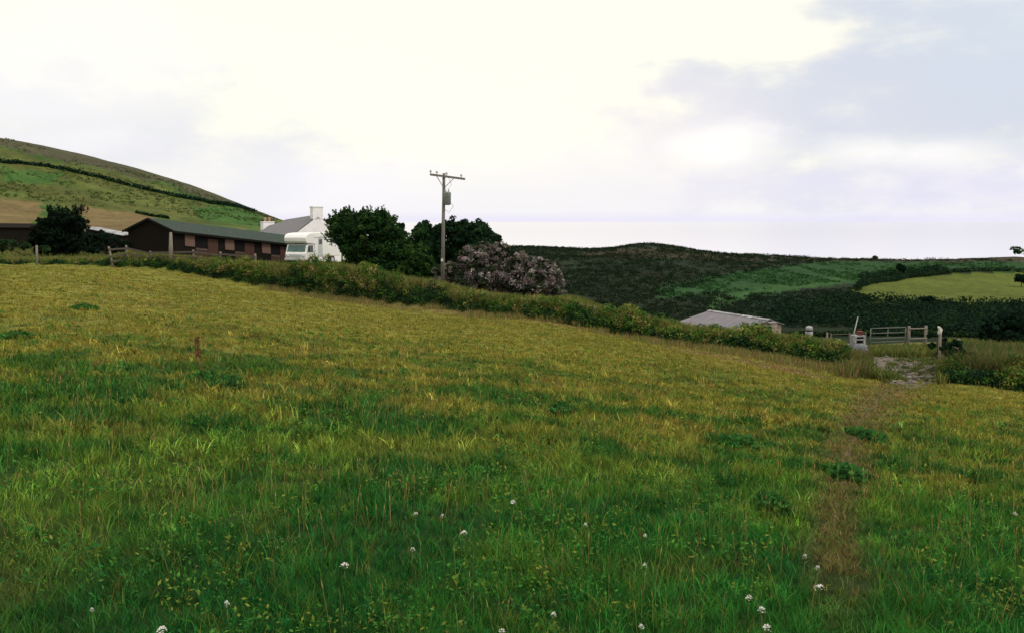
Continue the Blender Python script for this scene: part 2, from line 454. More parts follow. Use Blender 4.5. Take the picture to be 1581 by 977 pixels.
tag(ground, kind='structure')

# sea
def sea():
    m, nt, N, L = nodes('sea_water')
    out = N.new('ShaderNodeOutputMaterial'); b = N.new('ShaderNodeBsdfPrincipled')
    b.inputs['Base Color'].default_value = (.56, .55, .66, 1); b.inputs['Roughness'].default_value = .12; b.inputs['Specular IOR Level'].default_value = .5
    tc = N.new('ShaderNodeTexCoord'); nz = N.new('ShaderNodeTexNoise'); nz.inputs['Scale'].default_value = .02; nz.inputs['Detail'].default_value = 6
    L.new(tc.outputs['Object'], nz.inputs['Vector'])
    bp = N.new('ShaderNodeBump'); bp.inputs['Strength'].default_value = .08; bp.inputs['Distance'].default_value = 1
    L.new(nz.outputs['Fac'], bp.inputs['Height']); L.new(bp.outputs[0], b.inputs['Normal']); L.new(b.outputs[0], out.inputs['Surface'])
    n = 128; rs = [300, 900, 3000, 10000, 60000]
    V = [(r * math.sin(2 * math.pi * k / n), r * math.cos(2 * math.pi * k / n), -75) for r in rs for k in range(n)]
    Fc = [(i * n + k, (i + 1) * n + k, (i + 1) * n + (k + 1) % n, i * n + (k + 1) % n) for i in range(len(rs) - 1) for k in range(n)]
    tag(np_obj('sea', V, np.array(Fc)[:, ::-1], m), kind='structure')
sea()

# path sheet: trodden earth, 4 mm above the turf
def sheet(name, pts_l, pts_r, mat, lift=.004, sub=6):
    V = []; Fc = []
    for a, b in zip(pts_l, pts_r):
        for k in range(sub + 1):
            t = k / sub; x = a[0] * (1 - t) + b[0] * t; y = a[1] * (1 - t) + b[1] * t
            V.append((x, y, float(H(x, y)) + lift))
    for i in range(len(pts_l) - 1):
        for k in range(sub):
            q = i * (sub + 1) + k; Fc.append((q, q + 1, q + sub + 2, q + sub + 1))
    return tag(np_obj(name, V, Fc, mat, None, None, True), kind='structure')
pl, pr = [], []
tt = np.linspace(0, 6.8, 80)
for q in tt:
    i = min(int(q), len(PATHXY) - 2); f_ = q - i; p = PATHXY[i] * (1 - f_) + PATHXY[i + 1] * f_; d = PATHXY[i + 1] - PATHXY[i]; d = d / np.linalg.norm(d); nn = np.array([-d[1], d[0]])
    tp = 1 - .95 * max(0, (q - 3.6) / 3.2); wv = (.0 + .10 * float(fbm(q * 1.7, 3.3, 4))) * tp; wv2 = (.0 + .10 * float(fbm(q * 1.9, 9.3, 4))) * tp
    pl.append(p + nn * wv); pr.append(p - nn * wv2)
M_EARTH = surf('trodden_earth', (.075, .058, .034), (.15, .10, .06), 14, .95, .1, .6)
sheet('path', pl, pr, M_EARTH, .012)

# ------------------------------------------------------------------ grass of the field
def r_edge(th): return np.interp(th, E_TH, E_R)
def grass_pts(n, rmin, thmax=42, p=1.0):
    th = np.radians(RNG.uniform(-thmax, thmax, n)); re = r_edge(th)
    u = RNG.uniform(0, 1, n)
    r = np.exp(math.log(rmin) + u ** p * (np.log(re + .5) - math.log(rmin)))
    return r * np.sin(th), r * np.cos(th), r
def dress(ntuft, per, rmin, hmean, wmin, wk, lean):
    x, y, r = grass_pts(ntuft, rmin)
    c = field_col(x, y)
    pd = path_dist(x, y)
    keep = (pd > r * (.016 + .03 * (fbm(x * 1.5, y * 1.5, 8, 3) - .5))) | (RNG.uniform(0, 1, ntuft) < .5) | (r < 5.8)
    x, y, r, c = x[keep], y[keep], r[keep], c[keep]; n = len(x)
    wm = weed_mask(x, y); far = sstep(r, 9, 30)
    # kind of plant in each tuft: most follow the local sward, some are darker, paler or dry
    c = c * np.exp(RNG.normal(0, .42, (n, 1)) * (1 - .62 * far[:, None]))
    alt = pick([(.012, .085, .022), (.05, .19, .025), (.16, .23, .03), (.25, .21, .065), (.20, .13, .045), (.10, .22, .025)], n, .2, [.34, .22, .2, .07, .05, .12])
    mixk = (RNG.uniform(0, 1, n) < .36 * (1 - .85 * far))[:, None] * RNG.uniform(.35, .95, (n, 1))
    c = c * (1 - mixk) + alt * mixk
    h = hmean * np.exp(RNG.normal(0, .32, n)) * (.55 + .9 * fbm(x / .6, y / .6, 101, 3)) * (1 + .7 * wm) * (1 - .3 * far)
    h = np.clip(h * (1 - .5 * (1 - sstep(pd[keep] / r, .01, .04)) * sstep(r, 4, 6)), .03, .26)
    rad = (.022 + .33 * h) * RNG.uniform(.6, 1.3, n) + .004 * r
    X = np.repeat(x, per); Y = np.repeat(y, per); R_ = np.repeat(rad, per); Rr = np.repeat(r, per)
    a = RNG.uniform(0, 2 * math.pi, n * per); q = np.abs(RNG.normal(0, .55, n * per)) * R_
    X = X + q * np.cos(a); Y = Y + q * np.sin(a)
    hh = np.repeat(h, per) * RNG.uniform(.45, 1.25, n * per)
    C = np.repeat(c, per, 0) * (1 + RNG.uniform(-.28, .28, (n * per, 1))) * (1 + RNG.uniform(-.08, .08, (n * per, 3)))
    w = np.maximum(wmin, wk * Rr) * RNG.uniform(.6, 1.4, n * per)
    return blades(np.stack([X, Y, H(X, Y) - .01], 1), hh, w, lean, C)
gA = dress(56000, 12, 2.4, .078, .0037, .0008, .9)
gB = dress(20000, 11, 8.0, .09, .006, .0011, .75)
def path_grass(n):
    q = 7.8 * RNG.uniform(0, 1, n) ** 1.25; i = np.minimum(q.astype(int), len(PATHXY) - 2); f_ = (q - i)[:, None]
    p = PATHXY[i] * (1 - f_) + PATHXY[i + 1] * f_; d = unit(PATHXY[i + 1] - PATHXY[i]); nn = np.stack([-d[:, 1], d[:, 0]], 1)
    p = p + nn * (RNG.normal(0, .011, n) * np.hypot(p[:, 0], p[:, 1]))[:, None] + (fbm(q * 2.1, q * 0, 44, 3)[:, None] - .5) * nn * .25; r = np.hypot(p[:, 0], p[:, 1])
    c = pick([(.19, .125, .06), (.15, .10, .045), (.21, .17, .07), (.12, .16, .035), (.09, .16, .03)], n, .3)
    return blades(np.stack([p[:, 0], p[:, 1], H(p[:, 0], p[:, 1])], 1), RNG.uniform(.02, .07, n), np.maximum(.005, .0011 * r), 1.3, c)
V, Fc, C = merge(gA, gB, path_grass(5200))
tag(np_obj('field_grass', V, Fc, GRASS, None, C), 'long rough pasture grass, green near and yellowing farther off', 'grass', kind='stuff')
# broad leaved herbs (clover, dock, plantain) low in the sward
def herbs():
    n = 15000; x, y, r = grass_pts(n, 2.6); k = (fbm(x / .7, y / .7, 171, 3) > .50) & (r < 26) & (path_dist(x, y) > .45); x, y, r = x[k], y[k], r[k]; n = len(x)
    per = 7; X = np.repeat(x, per) + RNG.normal(0, .04, n * per); Y = np.repeat(y, per) + RNG.normal(0, .04, n * per)
    P = np.stack([X, Y, H(X, Y) + RNG.uniform(.02, .12, n * per)], 1)
    C = np.repeat(pick([(.015, .10, .025), (.035, .15, .028), (.07, .19, .03), (.16, .20, .035)], n, .25), per, 0) * (1 + RNG.uniform(-.3, .3, (n * per, 1)))
    V, Fq, C = leaf_quads(P, np.tile([[0, 0, 1.]], (len(P), 1)), .011 + .0008 * np.repeat(r, per), C, 2.0, .8, .4)
    tag(np_obj('herbs', V, Fq, LEAF, None, C), 'broad leaved herbs and clover low among the pasture grass', 'herbs', kind='stuff')
herbs()

# seeding stems: thin stalk with a loose head
def stems(n, rmin, hlo, hhi, palette, name, label):
    x, y, r = grass_pts(n, rmin)
    dens = fbm(x / 2.2, y / 2.2, 121, 3); keep = dens > RNG.uniform(.3, .75, n); x, y, r = x[keep], y[keep], r[keep]; n = len(x)
    h = RNG.uniform(hlo, hhi, n); w = np.maximum(.0016, .0004 * r)
    P = np.stack([x, y, H(x, y)], 1); col = pick(palette, n, .25)
    la = RNG.uniform(0, 2 * math.pi, n); lean = np.stack([np.cos(la), np.sin(la), np.zeros(n)], 1) * (h * RNG.uniform(.02, .3, n))[:, None]
    top = P + lean + np.array([0, 0, 1]) * h[:, None]
    ang = RNG.uniform(0, math.pi, n); sd = np.stack([np.cos(ang), np.sin(ang), np.zeros(n)], 1) * w[:, None]
    V = np.stack([P - sd * .5, P + sd * .5, top + sd * .4, top - sd * .4], 1).reshape(-1, 3)
    F1 = np.arange(4 * n).reshape(n, 4)
    hh = np.maximum(.03, h * .22)[:, None] * np.array([0, 0, 1]) + lean * .25
    hs = sd * RNG.uniform(2.0, 3.6, (n, 1))
    V2 = np.stack([top - hh * .3, top + hs * .5 + hh * .25, top + hh, top - hs * .5 + hh * .25], 1).reshape(-1, 3)
    c2 = np.clip(col * 1.15, 0, 1)
    V, Fq, C = merge((V, F1, np.repeat(col, 4, 0)), (V2, F1.copy(), np.repeat(c2, 4, 0)))
    tag(np_obj(name, V, Fq, GRASS, None, C), label, 'grass', kind='stuff')
stems(11000, 3.0, .10, .24, [(.26, .22, .06), (.30, .22, .09), (.17, .18, .05), (.22, .14, .07)], 'seeding_grass', 'thin straw coloured seeding grass stems standing above the pasture')

# pinkish seed grass fringe along hedge foot
def fringe():
    n = 17000
    px = RNG.uniform(390, 1330, n); th = np.arctan2((px - CX), F * 1.0)
    s = -np.abs(RNG.normal(0, 1.8, n)) + .4; r = r_edge(th) + s
    x, y = r * np.sin(th), r * np.cos(th)
    keep = fbm(x / 2.0, y / 2.0, 131, 3) > .50; x, y, r = x[keep], y[keep], r[keep]
    col = pick([(.26, .17, .10), (.24, .19, .08), (.17, .18, .045), (.12, .16, .035)], len(x), .25)
    V, Fq, C = blades(np.stack([x, y, H(x, y)], 1), RNG.uniform(.12, .40, len(x)), .026, .5, col)
    tag(np_obj('hedge_foot_grass', V, Fq, GRASS, None, C), 'pinkish brown seeding grass in a strip along the foot of the hedge', 'grass', kind='stuff')
fringe()

# ------------------------------------------------------------------ hedge on its bank
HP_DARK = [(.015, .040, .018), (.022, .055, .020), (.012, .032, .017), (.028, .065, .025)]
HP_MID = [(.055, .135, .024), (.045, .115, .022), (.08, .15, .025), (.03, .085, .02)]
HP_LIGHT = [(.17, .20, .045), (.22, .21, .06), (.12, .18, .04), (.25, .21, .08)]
def hedge(px0, px1, name, label, dens=1.0, cat='hedge'):
    x0 = pt(px0, 450, 50); root = empty(name, on((px0 + px1) / 2, float(np.interp((px0 + px1) / 2, [e[0] for e in EDGE], [e[2] for e in EDGE])) + 1))
    tag(root, label, cat)
    off = np.array(root.location)
    def P_at(px, s):
        th = np.interp(px, [e[0] for e in EDGE], E_TH); r = r_edge(th) + s
        x, y = r * np.sin(th), r * np.cos(th)
        return x, y, np.interp(th, E_TH, E_H)
    # leafy face
    n = int((px1 - px0) * 4.2 * dens); cl = []
    pxs = RNG.uniform(px0, px1, n)
    for p in pxs:
        s = RNG.uniform(.0, 2.3); x, y, hh = P_at(p, s)
        big = .45 + 1.0 * float(fbm(p / 22, 2.2, 61, 3))
        g = float(H(x, y)); top = hh * (big - .12) * math.sin(min(1, .25 + s / 1.6) * math.pi / 2)
        gb = float(H(*P_at(p, -.2)[:2]))
        zz = RNG.uniform(gb, max(gb + top, g + .1)); zz = max(zz, g - .1)
        rr = RNG.uniform(.14, .36) * min(1.2, .55 + .4 * hh)
        cl.append((np.array([x, y, zz]) - off, (rr * 1.1, rr, rr * .85)))
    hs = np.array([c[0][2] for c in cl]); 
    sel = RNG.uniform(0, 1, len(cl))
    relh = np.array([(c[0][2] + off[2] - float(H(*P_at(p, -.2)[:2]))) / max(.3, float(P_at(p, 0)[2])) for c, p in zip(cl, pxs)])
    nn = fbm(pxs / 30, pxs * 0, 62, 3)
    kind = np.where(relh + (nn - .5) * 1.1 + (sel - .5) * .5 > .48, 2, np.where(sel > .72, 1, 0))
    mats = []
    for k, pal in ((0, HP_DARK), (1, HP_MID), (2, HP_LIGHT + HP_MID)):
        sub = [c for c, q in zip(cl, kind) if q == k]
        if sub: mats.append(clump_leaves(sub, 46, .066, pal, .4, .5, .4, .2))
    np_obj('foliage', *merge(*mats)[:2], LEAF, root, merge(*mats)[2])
    # tall grass on the crest
    n = int((px1 - px0) * 70 * dens); p = RNG.uniform(px0, px1, n); s = RNG.uniform(.7, 4.5, n)
    x, y, hh = P_at(p, s)
    keep = (fbm(x / 1.6, y / 1.6, 64, 3) > .38) & (hh > .2); x, y, hh = x[keep], y[keep], hh[keep]
    b = np.stack([x, y, H(x, y) + RNG.uniform(0, .12, len(x)) * hh], 1) - off
    V, Fq, C = blades(b, RNG.uniform(.25, .65, len(x)) * np.clip(hh, .6, 1.3), .045, .5, pick([(.17, .19, .045), (.21, .19, .06), (.12, .16, .04), (.26, .2, .09), (.09, .14, .035)], len(x), .3))
    np_obj('crest_grass', V, Fq, GRASS, root, C)
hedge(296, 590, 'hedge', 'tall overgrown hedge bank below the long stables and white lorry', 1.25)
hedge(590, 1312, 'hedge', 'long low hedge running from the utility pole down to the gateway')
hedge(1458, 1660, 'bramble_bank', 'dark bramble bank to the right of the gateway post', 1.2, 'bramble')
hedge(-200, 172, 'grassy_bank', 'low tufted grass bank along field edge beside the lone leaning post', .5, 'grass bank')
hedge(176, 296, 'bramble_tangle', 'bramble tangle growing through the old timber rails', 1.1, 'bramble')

# rank grass on the slope behind the hedge
def rough():
    n = 70000; px = np.concatenate([RNG.uniform(-100, 1700, n - 10000), RNG.uniform(1300, 1460, 10000)]); th = np.interp(px, [e[0] for e in EDGE], E_TH); s = np.where((px > 1300) & (px < 1460), RNG.uniform(-.6, 16, n), RNG.uniform(3.0, 34, n)); r = r_edge(th) + s
    x, y = r * np.sin(th), r * np.cos(th)
    keep = (fbm(x / 2.5, y / 2.5, 140, 3) > .36) & ~((px > np.interp(s, [-1, 0, 2, 5, 8], [1392, 1372, 1352, 1345, 1342])) & (px < 1446) & (s < 10)); x, y = x[keep], y[keep]
    V, Fq, C = blades(np.stack([x, y, H(x, y)], 1), RNG.uniform(.2, .5, len(x)), .05, .5, pick([(.15, .17, .04), (.20, .18, .06), (.10, .14, .035), (.07, .11, .03)], len(x), .3))
    gx = [hit(RNG.uniform(1362, 1445), RNG.uniform(552, 592)) for _ in range(46)]
    gp = np.concatenate([np.array(g_)[None] + RNG.normal(0, .10, (60, 3)) * (1, 1, 0) for g_ in gx]); gp[:, 2] = H(gp[:, 0], gp[:, 1])
    V, Fq, C = merge((V, Fq, C), blades(gp, RNG.uniform(.05, .24, len(gp)), .022, .7, pick([(.06, .13, .03), (.10, .13, .035), (.16, .15, .05)], len(gp), .3)))
    tag(np_obj('rough_grass', V, Fq, GRASS, None, C), 'rank yellow green grass on the slope beyond the hedge', 'grass', kind='stuff')
rough()

# ------------------------------------------------------------------ far scrub (reads as one mass)
def far_scrub(name, label, n, polys, palette, rlo, rhi, size, per=16, ymin=110):
    cl = []
    tries = 0
    while len(cl) < n and tries < 60:
        tries += 1
        th = np.radians(RNG.uniform(-36, 38, 6000)); r = RNG.uniform(95, 385, 6000)
        x, y = r * np.sin(th), r * np.cos(th); zz = H(x, y); px, py = proj(x, y, zz)
        ok = np.zeros(len(x), bool)
        for pl_ in polys: ok |= inpoly(px, py, pl_)
        ok &= (fbm(x / 15, y / 15, 151, 3) > (.30 if 'heath' in name or 'valley' in name else .42)) & (y > ymin)
        for a, b, c in zip(x[ok], y[ok], zz[ok]):
            rr = RNG.uniform(rlo, rhi); cl.append((np.array([a, b, c + rr * .25]), (rr * 1.25, rr * 1.25, rr * .7)))
            if len(cl) >= n: break
    V, Fq, C = clump_leaves(cl, per, size, palette, .35, .5, .5, .5, 1.4)
    tag(np_obj(name, V, Fq, LEAF, None, C), label, 'scrub', kind='stuff')
far_scrub('heath_scrub', 'dark gorse and heather scrub covering the hillside above the sea', 9500,
          [[(700, 370), (1000, 370), (1250, 392), (1600, 396), (1600, 404), (1280, 404), (1130, 425), (980, 470), (900, 490), (760, 470)], [(1150, 455), (1330, 445), (1330, 505), (1150, 505)], [(930, 480), (1100, 450), (1160, 470), (1160, 505), (950, 505)]],
          [(.009, .022, .012), (.014, .025, .013), (.020, .027, .014), (.010, .027, .013)], .4, 1.0, .26, 22)
far_scrub('valley_scrub', 'near black trees and scrub filling the valley below the bright field', 2600,
          [[(1325, 471), (1700, 471), (1700, 520), (1325, 510)], [(1330, 425), (1400, 418), (1480, 410), (1480, 416), (1400, 427), (1330, 440)], [(1200, 470), (1330, 460), (1330, 500), (1200, 500)]],
          [(.007, .020, .013), (.011, .028, .015), (.018, .042, .018)], .8, 1.9, .4, 30)
far_scrub('slope_bracken', 'green bracken on the slope left of the bright field', 1500,
          [[(1010, 448), (1150, 420), (1290, 404), (1345, 406), (1600, 406), (1600, 416), (1480, 412), (1340, 432), (1150, 450), (1030, 462)]],
          [(.024, .07, .021), (.032, .085, .025), (.018, .055, .019)], .25, .7, .26, 16)
far_scrub('hill_scrub', 'tufts of rush and heather on the left hillside', 1700,
          [[(-200, 200), (10, 215), (250, 275), (430, 340), (400, 350), (250, 330), (10, 305), (-200, 300)]],
          [(.042, .085, .022), (.06, .085, .026), (.034, .075, .021), (.08, .085, .03)], .2, .7, .26, 12)

def hedge_line(pix, name, label, rr=(1.0, 1.8), pal=HP_DARK, step=.8, cat='hedge'):
    W = [hit(*p) for p in pix]; cl = []
    root0 = W[len(W) // 2]
    for a, b in zip(W[:-1], W[1:]):
        n = max(2, int(np.linalg.norm(b - a) / step))
        for k in range(n):
            p = a + (b - a) * (k + RNG.uniform(-.3, .3)) / n; z_ = float(H(p[0], p[1])); r_ = RNG.uniform(*rr)
            cl.append((np.array([p[0], p[1], z_ + r_ * .55]) - root0, (r_ * 1.1, r_ * .9, r_ * .8)))
    V, Fq, C = clump_leaves(cl, 34, .4, pal, .3, .5, .4, .4, 1.4)
    o = np_obj(name, V, Fq, LEAF, None, C); o.location = tuple(root0); tag(o, label, cat); return o
def stand(name, label, px0, px1, py0, py1, n, hlo, hhi, pal, w=.035):
    P = np.array([hit(RNG.uniform(px0, px1), RNG.uniform(py0, py1)) for _ in range(n)]); P = np.repeat(P, 26, 0) + RNG.normal(0, .12, (n * 26, 3)) * (1, 1, 0); P[:, 2] = H(P[:, 0], P[:, 1])
    V, Fq, C = blades(P, RNG.uniform(hlo, hhi, len(P)), w, .55, pick(pal, len(P), .35)); tag(np_obj(name, V, Fq, GRASS, None, C), label, 'grass', kind='stuff')
stand('tall_growth', 'tall mixed grass and nettles on the bank right of the gateway', 1462, 1600, 545, 582, 330, .25, .85, [(.05, .11, .025), (.09, .12, .035), (.15, .13, .055), (.03, .075, .02), (.19, .15, .08)], .03)
stand('verge_growth', 'tawny tall grass where the long hedge ends at the gateway', 1298, 1340, 556, 584, 80, .25, .75, [(.10, .13, .03), (.15, .14, .045), (.20, .14, .075), (.05, .10, .025)], .03)
hedge_line(HILL_LINE, 'boundary_hedge', 'dark hedge line crossing the left hillside from edge to cottage', (.6, 1.05), [(.010, .030, .020), (.013, .036, .022)], .5)
hedge_line([(1326, 468), (1400, 469), (1500, 470), (1640, 471)], 'boundary_hedge', 'dark hedge along the bottom of the bright field', (1.2, 2.0), [(.009, .024, .014), (.013, .03, .015)])
hedge_line([(1322, 447), (1345, 438), (1400, 430), (1470, 421), (1560, 419), (1640, 423)], 'boundary_hedge', 'dark hedge curving along the top of the bright field', (.8, 1.4), [(.012, .030, .016), (.017, .038, .018)])
hedge_line([(1165, 521), (1230, 519), (1300, 518), (1380, 518), (1450, 519), (1540, 522), (1640, 524)], 'boundary_hedge', 'low dark scrubby hedge in the valley just beyond the metal gate', (.45, .85), [(.012, .03, .016), (.018, .042, .018), (.03, .055, .02)], .35)
hedge_line([(212, 330), (235, 335), (262, 339)], 'boundary_hedge', 'short dark scrub strip at the tan pasture above the stables', (.3, .55), HP_DARK, .5)

# ------------------------------------------------------------------ trees and shrubs
BARK = surf('bark', (.05, .04, .03), (.11, .09, .07), 6, .95, .1, .6, stretch=(1, 1, .3))
def tree(name, label, base, blobs, palette, leaf=.2, per=110, cat='tree', group=None, trunk_r=.18, shoots=None, kids=5, core=True, outb=.55):
    """blobs: (dx, dz, r) lobes in metres relative to the base, in the plane facing the viewer; depth is randomised"""
    root = empty(name, base); tag(root, label, cat, group)
    cl = []; tops = []
    for dx, dz, r in blobs:
        dy = RNG.uniform(-.5, .5) * r
        c = np.array([dx, dy, dz]); tops.append((c, r))
        n = max(8, int(kids * (r / .5) ** 2 * 2.0))
        for _ in range(n):
            d = unit(RNG.normal(size=(1, 3)))[0]; d[2] = abs(d[2]) * .9 - .15 if RNG.uniform() < .75 else d[2]
            rr = r * RNG.uniform(.13, .27); q = c + d * r * RNG.uniform(.45, 1.0)
            if q[2] > -.1: cl.append((q, (rr, rr, rr * .8)))
        for _ in range(n // 3):
            d = unit(RNG.normal(size=(1, 3)))[0]; cl.append((c + d * r * .45, (r * .3,) * 3))
    parts = [clump_leaves(cl, per, leaf, palette, .35, outb, .35, .45)]
    if shoots:
        for dx, dz, ln, tilt in shoots:
            m = 34; t = RNG.uniform(0, 1, m)
            P = np.stack([dx + tilt * ln * t + RNG.normal(0, .08, m) * (1.2 - t), RNG.normal(0, .5) + RNG.normal(0, .08, m), dz + ln * t], 1)
            parts.append(leaf_quads(P, np.tile([[0, 0, 1.0]], (m, 1)), leaf * .75, pick(palette, m, .3)))
    V, Fq, C = merge(*parts)
    np_obj('crown', V, Fq, LEAF, root, C)
    tb = MB()
    big = sorted(tops, key=lambda t: -t[1])[:6]
    mid = np.mean([t[0] for t in big], axis=0); fork = np.array([mid[0] * .35, 0, max(.4, mid[2] * .35)])
    tb.tube([(0, 0, -.3), (fork[0] * .5, .05, fork[2] * .55), fork], [trunk_r * 1.25, trunk_r, trunk_r * .8], 9)
    for c, r in big:
        m_ = (fork + c) / 2 + RNG.normal(0, .12, 3); tb.tube([fork, m_, c + np.array([0, 0, r * .5])], [trunk_r * .6, trunk_r * .4, trunk_r * .12], 7)
    tb.build('trunk', BARK, root, True)
    return root

DARKT = [(.020, .056, .018), (.030, .076, .020), (.014, .040, .015), (.048, .098, .026)]
def px2m(n, Y): return n / F * Y
def tree_px(name, label, bpx, bY, lobes, pal, **k):
    """lobes given as pixel centre and radius, converted to metres at the tree's own distance"""
    b = on(bpx, bY); L_ = []
    for px, py, r in lobes:
        p = pt(px, py, bY); L_.append((p[0] - b[0], p[2] - b[2], px2m(r, bY)))
    sh = k.pop('shoots_px', None); S_ = None
    if sh:
        S_ = []
        for px, py, ln, tl in sh:
            p = pt(px, py, bY); S_.append((p[0] - b[0], p[2] - b[2], px2m(ln, bY), tl))
    return tree(name, label, b, L_, pal, shoots=S_, **k)

rs = random.Random(3)
tree_px('tree', 'dense dark wind swept tree right of the white cottage gable', 590, 80,
        [(530, 362, 24), (552, 352, 26), (580, 350, 27), (605, 362, 26), (545, 385, 26), (580, 388, 34), (615, 390, 32), (640, 385, 24), (600, 415, 30), (530, 345, 20), (565, 342, 20), (590, 342, 18), (635, 415, 26), (565, 405, 24), (520, 345, 15), (648, 362, 14), (655, 400, 14)], DARKT,
        leaf=.15, per=52, trunk_r=.25, shoots_px=[(rs.uniform(512, 605), rs.uniform(330, 348), rs.uniform(7, 15), rs.uniform(-.45, .1)) for _ in range(110)] + [(rs.uniform(508, 525), rs.uniform(345, 385), 14, -.8) for _ in range(26)])
tree_px('tree', 'rounded dark tree behind the utility pole and above the pinkish shrub', 705, 92,
        [(655, 356, 17), (668, 368, 18), (690, 358, 24), (715, 358, 20), (735, 360, 24), (752, 368, 20), (680, 390, 26), (720, 390, 30), (750, 392, 22), (768, 374, 8), (720, 372, 26), (745, 378, 24), (676, 402, 20), (668, 420, 18), (705, 420, 30), (665, 380, 16)], [(.018, .046, .022), (.026, .060, .026), (.014, .036, .020)], leaf=.16, per=52, trunk_r=.25)
tree_px('elder_bush', 'mid green bush in front of the dark trees left of the pole', 650, 70,
        [(640, 398, 18), (655, 408, 18), (632, 418, 20), (662, 425, 16), (645, 432, 16), (625, 392, 10)], [(.03, .075, .018), (.045, .092, .022), (.022, .055, .016)], leaf=.13, per=50, trunk_r=.1, cat='bush')
tree_px('flowering_shrub', 'large rounded shrub with dusky pink grey flower heads right of the pole', 778, 64,
        [(750, 420, 36), (790, 424, 36), (825, 438, 34), (735, 398, 28), (765, 393, 27), (800, 408, 27), (830, 418, 27), (848, 434, 26), (700, 418, 18), (678, 418, 13), (676, 436, 13), (690, 430, 14), (725, 432, 26), (760, 430, 32), (800, 437, 32), (852, 450, 20), (745, 384, 12), (715, 446, 16), (750, 455, 22), (790, 460, 22), (825, 460, 22), (855, 460, 16)],
        [(.27, .225, .225), (.21, .175, .17), (.35, .31, .31), (.16, .13, .125), (.22, .195, .185), (.055, .075, .038), (.03, .045, .025), (.025, .036, .02)], leaf=.105, per=52, trunk_r=.14, cat='shrub', kids=7)
tree_px('tree', 'dark round thorn tree with twiggy top at the far left', 95, 84,
        [(70, 352, 18), (95, 342, 20), (80, 344, 18), (110, 344, 19), (118, 350, 18), (85, 364, 22), (110, 368, 20), (62, 366, 14), (130, 366, 10), (75, 380, 18), (100, 382, 20), (122, 380, 16), (55, 376, 12), (60, 388, 10), (90, 392, 12)], [(.008, .017, .011), (.011, .022, .013), (.012, .02, .012)],
        leaf=.13, per=52, trunk_r=.2, shoots_px=[(rs.uniform(75, 130), rs.uniform(325, 338), rs.uniform(5, 13), rs.uniform(-.3, .3)) for _ in range(60)])
tree_px('bush', 'low dark bush between the thorn tree and stables gable', 165, 79,
        [(140, 370, 14), (158, 368, 13), (172, 371, 12), (188, 376, 10), (150, 384, 14), (172, 388, 10)], [(.010, .022, .016), (.013, .028, .018)], leaf=.12, per=55, trunk_r=.08, cat='bush')
tree_px('bush', 'low green bush below the thorn tree at the left edge', 40, 80,
        [(18, 378, 10), (40, 382, 9), (70, 386, 8), (0, 378, 12)], [(.03, .065, .024), (.04, .08, .028)], leaf=.16, per=50, trunk_r=.06, cat='bush')
tree_px('bush', 'dark rounded bush on the right edge beyond the gateway', 1560, 58,
        [(1540, 505, 22), (1570, 500, 26), (1600, 505, 28), (1550, 525, 24), (1585, 528, 28), (1520, 520, 12), (1622, 512, 24)], [(.010, .028, .017), (.014, .035, .02), (.008, .022, .013)], leaf=.11, per=60, trunk_r=.1, cat='bush')
tree_px('bush', 'small round bush on the skyline edge of bright field', 1392, 300, [(1390, 413, 6), (1394, 416, 5)], [(.012, .034, .02)], leaf=.5, per=24, trunk_r=.2, cat='bush', kids=3)
tree_px('bush', 'left one of the bush pair on the lower hedge of the bright field', 1424, 218, [(1424, 464, 6), (1420, 467, 4)], [(.012, .034, .02)], leaf=.4, per=30, trunk_r=.15, cat='bush', kids=3)
tree_px('bush', 'right one of the bush pair on the lower hedge of the bright field', 1437, 218, [(1437, 463, 7), (1440, 467, 5)], [(.014, .036, .02)], leaf=.4, per=30, trunk_r=.15, cat='bush', kids=3)
tree_px('bush', 'dark bush at the right end of the bright field', 1577, 270, [(1574, 430, 7), (1582, 431, 8)], [(.012, .03, .02)], leaf=.45, per=30, trunk_r=.15, cat='bush', kids=3)
tree_px('bush', 'brownish bush standing on the skyline behind the green slope', 1350, 371, [(1350, 400, 5), (1344, 402, 3)], [(.06, .055, .03)], leaf=.5, per=24, trunk_r=.2, cat='bush', kids=3)
# gateway scrub: dark upright growth and bushes
tree_px('bush', 'dark upright bush hugging the white topped gateway post', 1447, 37,
        [(1440, 518, 7), (1456, 512, 8), (1458, 530, 9), (1441, 535, 7), (1456, 545, 8), (1452, 502, 5)], [(.016, .036, .02), (.022, .046, .022)], leaf=.09, per=40, trunk_r=.04, cat='bush', kids=5)
tree_px('bush', 'dark leafy bush right of the rubble gateway', 1485, 33.5,
        [(1466, 540, 12), (1478, 532, 9), (1484, 548, 14), (1470, 560, 15), (1500, 556, 12), (1490, 568, 14), (1475, 578, 12), (1505, 574, 12), (1462, 575, 8), (1525, 578, 10)], [(.016, .04, .022), (.024, .055, .026)], leaf=.09, per=55, trunk_r=.05, cat='bush', kids=6)
tree_px('bush', 'dark leafy bush low on the right bank', 1545, 33.5,
        [(1535, 570, 9), (1552, 575, 10), (1542, 584, 9), (1575, 578, 8)], [(.02, .05, .024), (.03, .06, .028)], leaf=.09, per=50, trunk_r=.05, cat='bush', kids=6)

